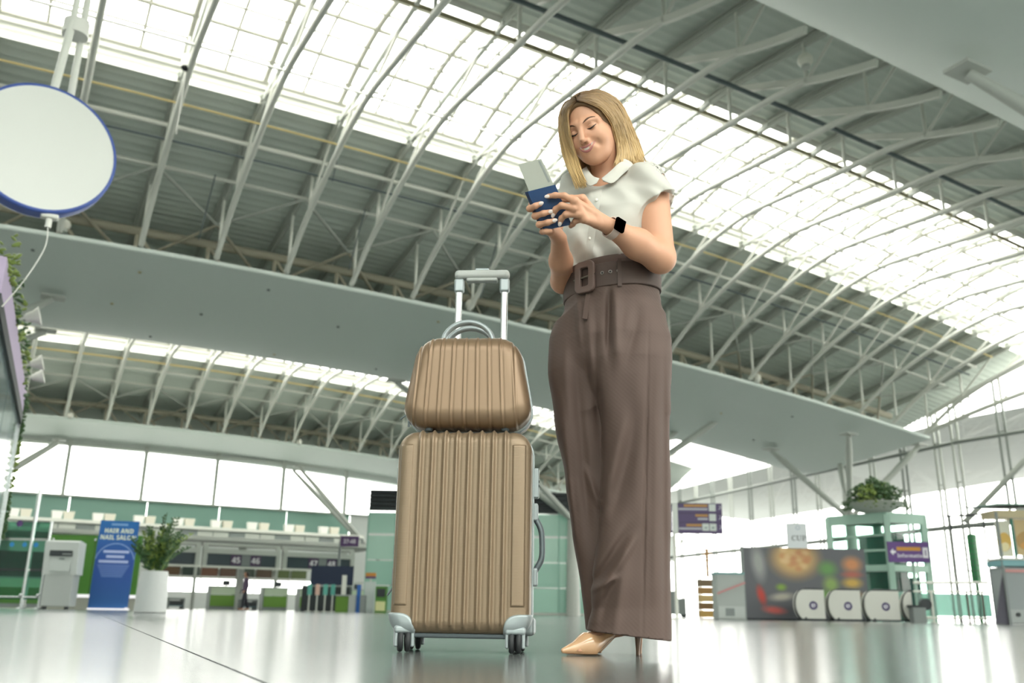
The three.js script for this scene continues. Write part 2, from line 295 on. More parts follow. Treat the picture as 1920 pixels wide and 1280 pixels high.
// cross bracing in every second field, struts in the pocket and star rods under the glass: fixed steelwork
[0, -PITCH_BAY].forEach((dz, bay) => {
  const g = structGroup('trim_' + (4 + bay), bay ? 'crossed wind bracing and pocket struts of the far bay' : 'crossed wind bracing, pocket struts and star rods of the main bay');
  for (let k = 0; k + 1 < trussX.length; k++) {
    const xa = trussX[k], xb = trussX[k + 1], p = (x, z, y) => V(x, y + sag(x), z + dz);
    if (k % 2 === 0) {
      const xc = xb + STEP <= 37 ? xb + STEP : xb;
      mesh('brace_rod', rod(p(xa, -24.9, 11.9), p(xb, -26.9, 11.35), 0.045, 6), M.steelGrey, g); mesh('brace_rod', rod(p(xb, -26.9, 11.35), p(xc, -24.9, 11.9), 0.045, 6), M.steelGrey, g);
      mesh('brace_rod', rod(p(xb, -26.9, 11.35), p(xa, -29, 10.4), 0.05, 6), M.beige, g); mesh('brace_rod', rod(p(xb, -26.9, 11.35), p(xc, -29, 10.4), 0.05, 6), M.beige, g);
    }
    mesh('pocket_strut', rod(p(xa, -28, 11.05), p(xa, -28, 9.85), 0.07, 6), M.beige, g); mesh('pocket_strut', rod(p(xa, -28, 11.05), p((xa + xb) / 2, -28.3, 9.85), 0.06, 6), M.beige, g);
    if (!dz && k > 3) for (const [zA, zB] of [[-19.64, -16.8], [-16.8, -19.64], [-19.64, -22]]) mesh('star_rod', rod(p(xa, zA, zA === -19.64 ? 12.66 : 13.5), p(xb, zB, zB === -19.64 ? 12.66 : 13.3), 0.02, 5), M.steelGrey, g);
  }
});

// tree columns: tapered trunk and four spreading arms under the soffit beams
function treeColumn(x, z, forkY, topY, spread, label, group, half = [[1, 1], [1, -1], [-1, 1], [-1, -1]]) {
  const t = thing('tree_column', label, 'column', V(x, 0, z), 0, group), L = topY + sag(x);
  mesh('trunk', [cyl(0.3, 0.22, forkY, 0, forkY / 2, 0, 20)], M.steelGrey, t);
  for (const [sx, sz] of half) {
    const a = V(0, forkY - 0.3, 0), b = V(sx * spread[0], L, sz * spread[1]), d = b.clone().sub(a);
    const arm = mesh('arm', [rod(a, a.clone().addScaledVector(d, 0.82), 0.11, 12, 0.16), rod(a.clone().addScaledVector(d, 0.82), b, 0.16, 12, 0.1)], M.steelGrey, t);
    mesh('arm_plate', bx(0.7, 0.06, 0.5, b.x, b.y + 0.05, b.z), M.steelGrey, arm);
  }
  return t;
}
treeColumn(-7.3, -33, 4.2, 9.75, [7.75, 2.1], 'grey tree column under the main soffit beam beside the planted shop tower', 'tree columns of the main beam');
treeColumn(21.4, -33, 4.2, 9.75, [7.75, 1.6], 'grey tree column under the main soffit beam behind the standing traveller', 'tree columns of the main beam');
treeColumn(-5.8, -60.2 + 1.2, 2.6, 9.5, [8.2, 0.7], 'grey tree column in front of the far windows by the glass screen', 'tree columns of the far beam');
treeColumn(23.7, -58.6, 2.6, 9.5, [7.2, 0.7], 'grey tree column in front of the far windows behind the suitcase', 'tree columns of the far beam');
treeColumn(20.4, -4.6, 4.2, 9.95, [6.4, 3.9], 'grey tree column under the pale overhead soffit', 'tree columns of the near beam');
treeColumn(35.2, -30.2, 4.9, 9.72, [2.4, 2.4], 'slender grey tree column by the canted glass wall near the glass lift', 'column');

// check-in side wall: pale below, green glass band, tall windows
{
  const wz = -60, g = structGroup('wall_back', 'check-in wall with a green glass band below the windows');
  mesh('lower_wall', bx(80, 2.6, 0.3, 7, 3.1, wz - 0.2), M.wallPale, g);
  mesh('lower_wall', bx(80, 1.0, 0.3, 7, 0.5, wz - 0.2), M.wallPale, g);
  for (const [a, b] of [[-33, 8.2], [19.2, 47]]) mesh('lower_wall', bx(b - a, 0.85, 0.3, (a + b) / 2, 1.41, wz - 0.2), M.wallPale, g);
  for (let x = X_WEST; x < 20; x += 4.33) mesh('green_panel', bx(4.29, 1.95, 0.08, x + 2.06, 5.28, wz), M.teal, g);
  mesh('white_panel', bx(28, 2.1, 0.08, 34.9, 5.3, wz), M.wallPale, g);
  mesh('sill', bx(80, 0.1, 0.5, 7, 6.27, wz + 0.05), M.steelGrey, g);
  mesh('head_wall', loftX([[wz - 0.1, 9.3], [wz - 0.1, 14]], X_WEST, () => 46, 10), M.wallPale, g);
  const w = structGroup('window_4', 'row of tall overexposed windows above the check-in desks');
  for (let k = -8; k <= 8; k++) { const x = 3.1 + k * 4.33; if (x > 46) break; mesh('mullion', bx(0.22, 3.4, 0.25, x, 7.9, wz), M.steelGrey, w); mesh('pane', bx(4.1, 3.2, 0.02, x + 2.165, 7.9, wz), M.pane, w); }
  mesh('head_bar', bx(80, 0.12, 0.2, 7, 9.36, wz), M.steelGrey, w);
  const lw = structGroup('window_5', 'low bright strip window behind the desks');
  for (let x = 8.2; x < 19; x += 1.1) { mesh('pane', bx(1.04, 0.8, 0.02, x + 0.55, 1.4, wz), M.pane, lw); mesh('mullion', bx(0.06, 0.84, 0.06, x, 1.4, wz), M.white, lw); }
}
// canted glass end wall
{
  const g = structGroup('wall_right', 'canted glass end wall on slim grey mullions');
  for (const [za, zb] of [[-60, -26.6], [-26.6, 30]]) { const A0 = V(endX(za), 0, za), A1 = V(endX(zb), 0, zb), dir = A1.clone().sub(A0).normalize(), Ltot = A1.distanceTo(A0), turn = Math.atan2(-dir.z, dir.x);
  const topAt = (p) => { const zz = ((p.z + 10.9 + 3 * PITCH_BAY) % PITCH_BAY); return 12.9 + sag(p.x); };
  const stepL = 2.35, n = Math.floor(Ltot / stepL);
  for (let k = 0; k <= n; k++) {
    const p = A0.clone().addScaledVector(dir, k * stepL), top = topAt(p);
    mesh('mullion', [bx(0.09, top, 0.09, -0.16, top / 2, 0), bx(0.09, top, 0.09, 0.16, top / 2, 0), ...[2.2, 4.2, 6.2, 8.2].map((y) => bx(0.34, 0.05, 0.06, 0, y, 0))].map((q) => q.rotateY(turn).translate(p.x, 0, p.z)), k % 2 ? M.steelMid : M.steelGrey, g);
    if (k < n) for (const [y0, y1] of [[0.05, 4.15], [4.25, 8.0], [8.1, top - 0.05]]) mesh('pane', bx(stepL - 0.1, y1 - y0, 0.015, 0, (y0 + y1) / 2, 0).rotateY(turn).translate(p.x + dir.x * stepL / 2, 0, p.z + dir.z * stepL / 2), M.pane, g);
  }
  for (const [y, r] of [[4.2, 0.11], [8.05, 0.09]]) mesh('transom', rod(A0.clone().setY(y), A1.clone().setY(y), r, 8), M.steelMid, g);
  for (let k = 0; k + 1 < n; k += 1) { const p = A0.clone().addScaledVector(dir, k * stepL), q = p.clone().addScaledVector(dir, stepL); if (p.z > -27 && p.z < -8) { mesh('wind_brace', rod(p.clone().setY(4.4), q.clone().addScaledVector(dir, stepL).setY(7.9), 0.13, 8), M.steelGrey, g); } }
  }
  // outside: corrugated canopy
  const cz = []; for (let i = 0; i <= 40; i++) { const z = -66 + i * 2.2; cz.push([V(endX(z) + 0.8, 9.3, z), V(endX(z) + 17, 8.9, z)]); }
  struct(mesh('canopy_outside', rings(cz, false), mat('#d9dcd8', 0.6)), 'pale canopy outside the end wall');
}
// end truss along the head of the glass wall
{
  const t = structGroup('trim_6', 'pale lattice truss along the head of the glass end wall');
  const zs = []; for (let z = -27; z <= -5; z += 1.9) zs.push(z);
  const lo = zs.map((z) => { const x = endX(z) - 1.4; const u = clamp((z + 27) / 10); return V(x, 8.45 + 1.35 * Math.sin(u * Math.PI / 2), z); }), hi = lo.map((p, i) => V(p.x, p.y + 0.75 + 0.9 * clamp(i / 5), p.z));
  mesh('chord', sweep(lo, 0.1, 10), M.steel, t); mesh('chord', sweep(hi, 0.1, 10), M.steel, t);
  for (let i = 0; i + 1 < lo.length; i++) { mesh('post', rod(lo[i], hi[i], 0.05, 7), M.steel, t); mesh('diagonal', rod(i % 2 ? hi[i] : lo[i], i % 2 ? lo[i + 1] : hi[i + 1], 0.045, 7), M.steel, t); }
}
// the two walls outside the frame
{
  const a = structGroup('wall_left', 'pale end wall of the hall'); mesh('wall_field', bx(0.3, 15, 96, X_WEST - 0.1, 7, -15), M.wallPale, a);
const b = structGroup('wall_front', 'street side wall of the hall'); mesh('wall_field', bx(80, 15, 0.3, 7, 7, 30.2), M.wallPale, b);
}

// ---------------------------------------------------------------- the two gold cases
const CASE = { r: -0.121, d: 2.622, turn: FACE - 4 * D2R };
{
  const weave = dataTex(128, (u, v) => { const a = 0.5 + 0.5 * Math.sin(v * Math.PI * 2 * 8), b = 0.5 + 0.5 * Math.sin(u * Math.PI * 2 * 8 + Math.floor(v * 8) * Math.PI); const s = 0.35 + 0.5 * a * (0.6 + 0.4 * b); return [s, s, s]; }, false); weave.repeat.set(32, 32);
  const gold = mat('#8c7962', 0.4, 0.4, { bumpMap: weave, bumpScale: 0.00035, clearcoat: 0.25, clearcoatRoughness: 0.4 });
  const goldSmooth = mat('#8b735a', 0.38, 0.4, { clearcoat: 0.3, clearcoatRoughness: 0.35 });
  const silver = mat('#a3adaf', 0.36, 0.35), silverDark = mat('#6d787c', 0.45, 0.3), rubber = mat('#2f3234', 0.6), alu = mat('#c4c8c8', 0.25, 0.85), zip = mat('#4c565a', 0.7), grip = mat('#b3b8b4', 0.5);
  const c = thing('trolley_suitcase', 'ribbed gold hard shell trolley suitcase with silver corners and raised handle', 'suitcase', W(CASE.r, 0, CASE.d), CASE.turn);
  // shell
  const cy = 0.319, hw = 0.188, hh = 0.272, hd = 0.118;
  const ribsX = []; for (let i = 0; i < 8; i++) ribsX.push(-0.121 + i * 0.0338);
  const box = (x, y, z, grow) => { const r = 0.052 + grow, qx = Math.abs(x) - (hw + grow - r), qy = Math.abs(y - cy) - (hh + grow - r); const d2 = Math.hypot(Math.max(qx, 0), Math.max(qy, 0)) + Math.min(Math.max(qx, qy), 0) - r; const rz = 0.036, wz = Math.abs(z) - (hd + grow - rz), wd = d2 + rz; return Math.hypot(Math.max(wd, 0), Math.max(wz, 0)) + Math.min(Math.max(wd, wz), 0) - rz; };
  const shell = (x, y, z) => {
    let d = box(x, y, z, 0), k = 0;
    for (const q of ribsX) { const t = (x - q) / 0.0052; if (Math.abs(t) < 3) k += Math.exp(-t * t) * 0.0068; const v = (x - q - 0.0095) / 0.005; if (Math.abs(v) < 3) k -= Math.exp(-v * v) * 0.0022; }
    k *= sstep(0.052, 0.075, y) * sstep(0.0, 0.05, z + 0.03);
    const px = 0.0175 - Math.abs(Math.abs(x + 0.002) - 0.157), py = 0.215 - Math.abs(y - 0.335);
    k += 0.0035 * sstep(-0.0015, 0.002, px) * sstep(-0.0015, 0.002, py) * sstep(0.0, 0.04, z);
    return Math.max(d - k, 0.017 - z);
  };
  const sg = sdfMesh(shell, [-0.2, 0.04, 0.01], [0.2, 0.6, 0.13], 0.0026);
  mesh('front_shell', sg, gold, c);
  mesh('back_shell', rings([...Array(9)].map((_, j) => { const s = new THREE.Shape(); const t = j / 8, z = -0.017 - t * 0.1, inset = 0.036 * (1 - Math.sqrt(Math.max(0, 1 - Math.pow(Math.max(0, (t * 0.1 - 0.064) / 0.036), 2)))); return rrShape(2 * (hw - inset), 2 * (hh - inset), 0.052 - inset * 0.5).getPoints(10).map((p) => V(p.x, p.y + cy, z)); }), true, false, true), gold, c);
  const rim = (g, z, t, m, n) => mesh(n, T(new THREE.ExtrudeGeometry(rrShape(2 * (hw + g), 2 * (hh + g), 0.054 + g), { depth: t - 0.004, bevelEnabled: true, bevelSize: 0.002, bevelThickness: 0.002, bevelSegments: 2, curveSegments: 14 }), 0, cy, z - t / 2 + 0.002), m, c);
  rim(0.002, 0.013, 0.014, silver, 'rim'); rim(0.002, -0.013, 0.014, silver, 'rim'); rim(-0.001, 0, 0.014, zip, 'zip_band');
  // corner guards
  for (const s of [-1, 1]) {
    const guard = (x, y, z) => { const xx = s * x, qx = Math.max(0.118 - xx, 0), d0 = box(x, y, z, 0.0055); const cut = Math.max(smax(0.118 - xx, y - 0.1, 0.045), 0.02 - z); return smax(d0, cut, 0.006); };
    mesh('corner_guard', sdfMesh(guard, s > 0 ? [0.1, 0.03, 0.012] : [-0.21, 0.03, 0.012], s > 0 ? [0.21, 0.13, 0.14] : [-0.1, 0.13, 0.14], 0.0026), silver, c);
    mesh('corner_guard', rbx(0.075, 0.05, 0.1, 0.012, s * 0.158, 0.068, -0.068), silver, c);
  }
  mesh('base_plate', rbx(0.27, 0.012, 0.2, 0.005, 0, 0.043, 0), zip, c);
  // spinner wheels
  for (const sx of [-1, 1]) for (const sz of [-1, 1]) {
    const w = new THREE.Group(); w.name = 'spinner_wheel'; w.position.set(sx * 0.149, 0, sz * 0.088); w.scale.setScalar(1.12); w.rotation.y = sx < 0 ? 0.25 : 0.05; put(w, c);
    mesh('fork', [rbx(0.05, 0.018, 0.055, 0.007, 0, 0.052, 0), ...[-1, 1].map((k) => rbx(0.009, 0.046, 0.042, 0.004, k * 0.019, 0.035, 0.002)), cyl(0.012, 0.012, 0.02, 0, 0.062, 0, 14)], silver, w);
    for (const k of [-1, 1]) { mesh('tyre', new THREE.TorusGeometry(0.0205, 0.0066, 10, 30).rotateY(Math.PI / 2).translate(k * 0.0085, 0.0271, 0.006), rubber, w); mesh('hub', new THREE.CylinderGeometry(0.0195, 0.0195, 0.009, 24).rotateZ(Math.PI / 2).translate(k * 0.0085, 0.0271, 0.006), silverDark, w); }
  }
  // carry handle, combination lock and side feet
  const sh = mesh('side_handle', sweep([V(0.19, 0.205, 0.0), V(0.2, 0.222, 0.0), V(0.214, 0.25, 0), V(0.216, 0.29, 0), V(0.212, 0.33, 0), V(0.2, 0.355, 0), V(0.19, 0.372, 0)], 0.0085, 10, 40).scale(1, 1, 1.6), silverDark, c);
  mesh('handle_boss', [rbx(0.016, 0.05, 0.034, 0.006, 0.196, 0.2, 0), rbx(0.016, 0.05, 0.034, 0.006, 0.196, 0.378, 0)], silver, sh);
  const lk = mesh('combination_lock', rbx(0.018, 0.086, 0.03, 0.005, 0.197, 0.46, 0), silver, c);
  for (const y of [0.452, 0.465]) mesh('dial', bx(0.004, 0.006, 0.012, 0.2055, y, 0.006), M.black, lk);
  for (const y of [0.196, 0.478]) mesh('side_foot', rbx(0.016, 0.052, 0.04, 0.006, -0.196, y, 0.0), silver, c);
  mesh('zip_pull', [rod(V(-0.196, 0.17, 0.015), V(-0.214, 0.145, 0.016), 0.003, 6), bx(0.005, 0.026, 0.012, -0.199, 0.27, 0.014)], silverDark, c);
  // telescopic handle
  const th = new THREE.Group(); th.name = 'telescopic_handle'; put(th, c);
  for (const x of [-0.057, 0.088]) { mesh('tube', rbx(0.0215, 0.56, 0.014, 0.006, x, 0.84, -0.1), alu, th); mesh('tube_collar', rbx(0.031, 0.045, 0.026, 0.007, x, 1.1, -0.1), silver, th); }
  mesh('hand_grip', [rbx(0.176, 0.03, 0.034, 0.013, 0.0155, 1.137, -0.1), rbx(0.10, 0.012, 0.026, 0.005, 0.0155, 1.119, -0.1)], grip, th);
  mesh('release_button', rbx(0.045, 0.01, 0.016, 0.004, 0.0155, 1.154, -0.1), silver, th);

  // beauty case standing on it
  const b = thing('beauty_case', 'small ribbed gold vanity case with grey strap handles standing on the suitcase', 'vanity case', W(CASE.r, 0.598, CASE.d).add(V(0, 0, 0)), CASE.turn);
  const by = 0.143, bw = (y) => 0.186 - 0.034 * sstep(0.02, 0.29, y), bh = 0.1345, bd = 0.11;
  const bbox = (x, y, z, g) => { const r = 0.068 + g, w = bw(y) + g, qx = Math.abs(x) - (w - r), qy = Math.abs(y - by) - (bh + g - r), d2 = Math.hypot(Math.max(qx, 0), Math.max(qy, 0)) + Math.min(Math.max(qx, qy), 0) - r; const rz = 0.05, wz = Math.abs(z) - (bd + g - rz), wd = d2 + rz; return Math.hypot(Math.max(wd, 0), Math.max(wz, 0)) + Math.min(Math.max(wd, wz), 0) - rz; };
  const bshell = (x, y, z) => { let k = 0; for (let i = 0; i < 9; i++) { const q = -0.147 + i * 0.0352 + (y - 0.14) * 0.06 * (4 - i) * 0.25, t = (x - q) / 0.0032; if (Math.abs(t) < 3) k += Math.exp(-t * t) * 0.0024; const v = (x - q - 0.0055) / 0.003; if (Math.abs(v) < 3) k -= Math.exp(-v * v) * 0.0016; } return Math.max(bbox(x, y, z, 0) - k * sstep(0, 0.05, z), 0.012 - z); };
  mesh('front_shell', sdfMesh(bshell, [-0.2, 0.0, 0.006], [0.2, 0.29, 0.118], 0.0026), goldSmooth, b);
  const bout = (g, n = 72) => { const o = []; for (let i = 0; i < n; i++) { const a = i / n * Math.PI * 2; let lo = 0, hi = 0.3; for (let q = 0; q < 24; q++) { const m = (lo + hi) / 2; bbox(Math.cos(a) * m, by + Math.sin(a) * m, 0, g) < 0 ? lo = m : hi = m; } o.push([Math.cos(a) * lo, by + Math.sin(a) * lo]); } return o; };
  mesh('back_shell', rings([...Array(9)].map((_, j) => { const t = j / 8, z = -0.012 - t * 0.096, inset = 0.05 * (1 - Math.sqrt(Math.max(0, 1 - Math.pow(Math.max(0, (t * 0.096 - 0.046) / 0.05), 2)))); return bout(-inset).map(([x, y]) => V(x, y, z)); }), true, false, true), goldSmooth, b);
  for (const z of [0.009, -0.009]) mesh('rim', plate(bout(0.0025), 0.012, 0.002).translate(0, 0, z), silver, b);
  mesh('zip_band', plate(bout(0), 0.01).translate(0, 0, 0), zip, b);
  for (const z of [0.03, -0.03]) {
    const arc = []; for (let i = 0; i <= 24; i++) { const a = Math.PI * (1 - i / 24); arc.push(V(-0.008 + Math.cos(a) * 0.074, 0.274 + Math.sin(a) * 0.064, z)); }
    const rows = arc.map((p, i) => { const a = Math.PI * (1 - i / 24), n = V(Math.cos(a), Math.sin(a), 0), w = 0.0125, t = 0.0085; return [...Array(12)].map((_, k) => { const q = k / 12 * Math.PI * 2; return p.clone().addScaledVector(n, Math.cos(q) * t).add(V(0, 0, Math.sin(q) * w)); }); });
    mesh('strap_handle', rings(rows, true, true, true), silver, b);
    for (const s of [-1, 1]) mesh('handle_tab', rbx(0.036, 0.009, 0.022, 0.004, -0.008 + s * 0.074, 0.2785, z), mat('#d4d8d6', 0.4), b);
  }
  for (const sx of [-1, 1]) for (const sz of [-1, 1]) mesh('foot', cyl(0.01, 0.012, 0.008, sx * 0.11, 0.0055, sz * 0.06, 14), zip, b);
  mesh('zip_pull', [rod(V(-0.186, 0.06, 0.01), V(-0.204, 0.045, 0.012), 0.0025, 6), bx(0.006, 0.016, 0.004, -0.176, 0.03, 0.02)], silverDark, b);
}

// ---------------------------------------------------------------- left side: screen, kiosk, banner, plant, check-in
const MO = { green: mat('#6f9a3a', 0.5), greenDeep: mat('#4c8030', 0.5), paleGreen: mat('#c9d8bd', 0.5), greyBox: mat('#aab0ad', 0.5), greyMid: mat('#858c8b', 0.5), dark: mat('#2c3236', 0.5), purple: mat('#54386f', 0.5), orange: mat('#c98a3d', 0.6), tealGlass: glassMat('#a9d6c6'), leaf: mat('#43633a', 0.5), leafLight: mat('#7f9448', 0.5), potWhite: mat('#d6d9d8', 0.45) };
const turnTo = (a = 0) => FACE + a * D2R;
function printed(w, h, tex, rough = 0.5) { const g = new THREE.PlaneGeometry(w, h); return [g, new THREE.MeshPhysicalMaterial({ map: tex, roughness: rough, side: THREE.DoubleSide })]; }
function panelPrint(name, w, h, t, tex, body, parent, x = 0, y = 0, z = 0) { const b = mesh(name, bx(w, h, t, x, y, z), body, parent); const [g, m] = printed(w * 0.995, h * 0.995, tex); mesh('print', g.translate(x, y, z + t / 2 + 0.004), m, b); return b; }

{ // self-service machine
  const k = thing('self_service_kiosk', 'grey self service machine beside the blue salon banner', 'kiosk', W(-10.46, 0, 22.0), turnTo(8));
  mesh('pedestal', [rbx(0.64, 0.86, 0.5, 0.02, 0.0, 0.49, -0.02)], MO.greyBox, k);
  const hd = mesh('head', plate([[-0.25, 0.78], [0.2, 0.78], [0.3, 1.5], [0.18, 1.54], [-0.22, 1.5]], 0.76, 0.01).rotateY(-Math.PI / 2), mat('#c6ccc9', 0.45), k);
  hd.position.set(0, 0, 0.02);
  mesh('display', bx(0.5, 0.13, 0.03, 0, 1.25, 0.3), MO.dark, k); mesh('display_strip', bx(0.2, 0.03, 0.03, 0.13, 1.235, 0.305), MO.greyMid, k);
  mesh('service_door', bx(0.46, 0.3, 0.02, 0, 1.0, 0.27), mat('#bcc3c0', 0.45), k); mesh('ticket_slot', bx(0.12, 0.04, 0.02, 0.03, 1.13, 0.285), MO.greyMid, k);
  for (const x of [-0.24, 0.24]) mesh('foot', cyl(0.05, 0.05, 0.06, x, 0.03, 0.14, 12), MO.dark, k);
}
{ // banner
  const tex = canvasTex(512, 1152, (g, w, h) => {
    const gr = g.createLinearGradient(0, 0, 0, h); gr.addColorStop(0, '#1c66a8'); gr.addColorStop(0.5, '#2c4f9c'); gr.addColorStop(1, '#2f66a6'); g.fillStyle = gr; g.fillRect(0, 0, w, h);
    g.fillStyle = 'rgba(190,205,235,.55)'; g.fillRect(150, 34, 220, 26);
    g.fillStyle = '#e9ecd0'; g.font = 'bold 82px sans-serif'; g.textAlign = 'center'; g.fillText('HAIR AND', 262, 160); g.fillText('NAIL SALON', 262, 248);
    g.strokeStyle = 'rgba(170,195,235,.9)'; g.lineWidth = 14; g.setLineDash([10, 6]); g.beginPath(); g.arc(256, 560, 260, Math.PI * 1.07, Math.PI * 1.93); g.stroke(); g.setLineDash([]);
    g.fillStyle = '#aebbe2'; for (const [x, y, ww] of [[95, 390, 340], [140, 455, 240], [50, 520, 390]]) g.fillRect(x, y, ww, 34);
    g.fillStyle = 'rgba(150,175,225,.6)'; for (let i = 0; i < 7; i++) g.fillRect(40 + 12 * i, 580 + i * 24, 420 - 24 * i, 12);
  });
  const b = thing('salon_banner', 'tall blue hair and nail salon banner stand', 'banner', W(-9.63, 0, 22.8), turnTo(4));
  const p = panelPrint('banner_panel', 0.93, 2.1, 0.04, tex, mat('#2b59a0', 0.5), b, 0, 1.06, 0); p.rotation.z = -0.012;
  mesh('base_foot', [rbx(0.9, 0.04, 0.3, 0.01, 0, 0.02, -0.05), cyl(0.04, 0.04, 0.06, 0.46, 0.03, 0.08, 12)], MO.white, b);
}
{ // potted plant
  const t = thing('potted_plant', 'white tapered planter with a tall green feathery plant', 'plant', W(-5.66, 0, 15), 0);
  mesh('pot', new THREE.LatheGeometry([[0, 0.0], [0.235, 0.0], [0.245, 0.02], [0.235, 0.35], [0.205, 0.64], [0.19, 0.645], [0.185, 0.56], [0, 0.56]].map((q) => new THREE.Vector2(...q)), 40), MO.potWhite, t);
  mesh('soil', cyl(0.18, 0.18, 0.02, 0, 0.575, 0, 24), mat('#3b3128', 0.9), t);
  const leafG = (L, w) => { const s = new THREE.Shape(); s.moveTo(0, 0); s.quadraticCurveTo(w, L * 0.45, 0, L); s.quadraticCurveTo(-w, L * 0.45, 0, 0); return new THREE.ShapeGeometry(s, 4); };
  for (let i = 0; i < 46; i++) {
    const a = rr(0, 6.28), lean = rr(0.05, 0.5) * (i < 8 ? 0.4 : 1), L = (i < 8 ? rr(0.75, 1.0) : rr(0.4, 0.8)), base = V(Math.cos(a) * 0.1, 0.58, Math.sin(a) * 0.1);
    const pts = []; for (let q = 0; q <= 6; q++) { const u = q / 6; pts.push(V(base.x + Math.cos(a) * lean * u * u * 0.9, base.y + L * u * (1 - 0.12 * lean * u), base.z + Math.sin(a) * lean * u * u * 0.9)); }
    const cv = new THREE.CatmullRomCurve3(pts), geos = [new THREE.TubeGeometry(cv, 8, 0.006, 5)];
    for (let q = 3; q < 17; q++) for (const s of [-1, 1]) { const u = q / 17, p = cv.getPoint(u), lg = leafG(rr(0.09, 0.14) * (1.15 - u * 0.6), 0.032); lg.rotateX(rr(-0.6, 0.2)); lg.rotateZ(s * rr(0.6, 1.15)); lg.rotateY(a + rr(-0.7, 0.7) + (s > 0 ? 0 : 0.4)); geos.push(lg.translate(p.x, p.y, p.z)); }
    mesh('leafy_stem', geos, i % 4 ? MO.leaf : MO.leafLight, t);
  }
}
{ // glass screen with steel posts
  const g = thing('glass_screen', 'frameless glass screen on steel posts with round stickers', 'glass screen', W(-11.3, 0, 22), turnTo(0));
  for (const [x, h, r] of [[0, 2.75, 0.045], [0.4, 2.0, 0.035], [-0.78, 2.0, 0.035], [-2.0, 2.0, 0.035]]) mesh('post', [cyl(r, r, h, x, h / 2, 0, 14), cyl(0.11, 0.1, 0.03, x, 0.015, 0, 18)], M.chrome, g);
  for (const [x0, x1] of [[-2.0, -0.8], [-0.76, -0.02], [0.02, 0.38]]) for (const [y0, y1] of [[0.2, 0.85], [0.9, 1.55], [1.6, 1.98]]) mesh('pane', bx(x1 - x0, y1 - y0, 0.012, (x0 + x1) / 2, (y0 + y1) / 2, 0), MO.tealGlass, g);
  mesh('foot_rail', rod(V(-2.0, 0.26, 0.02), V(0.38, 0.26, 0.02), 0.025, 8), M.chrome, g);
  for (const x of [-0.78, 0, 0.4]) mesh('clamp', new THREE.SphereGeometry(0.05, 12, 8).translate(x - 0.04, 0.3, 0.02), M.chrome, g);
  for (const x of [-0.35, -0.81]) mesh('purple_sticker', new THREE.CylinderGeometry(0.075, 0.075, 0.006, 20).rotateX(Math.PI / 2).translate(x, 1.98 - 0.04, 0.014), MO.purple, g);
  for (const x of [-0.45, -0.15, 0.12]) mesh('blue_sticker', new THREE.CylinderGeometry(0.055, 0.055, 0.006, 20).rotateX(Math.PI / 2).translate(x, 1.45, 0.014), mat('#2f86c4', 0.5), g);
}
{ // green partition behind banner and machine
  const g = thing('green_partition', 'green partition boards with a pale skirting behind the banner', 'partition', W(-9.6, 0, 24.4), turnTo(0));
  for (let i = 0; i < 2; i++) mesh('board', bx(1.2, 1.5, 0.06, -1.85 + i * 1.22, 1.12, 0), MO.greenDeep, g);
  mesh('rail', bx(2.5, 0.08, 0.1, -1.25, 0.33, 0.03), MO.white, g); mesh('skirting', bx(2.5, 0.3, 0.08, -1.25, 0.15, 0), mat('#a8a89b', 0.6), g);
  for (let i = 0; i < 3; i++) mesh('bolt', cyl(0.03, 0.03, 0.05, -2.35 + i * 1.1, 1.75, 0.05, 8), M.chrome, g);
}
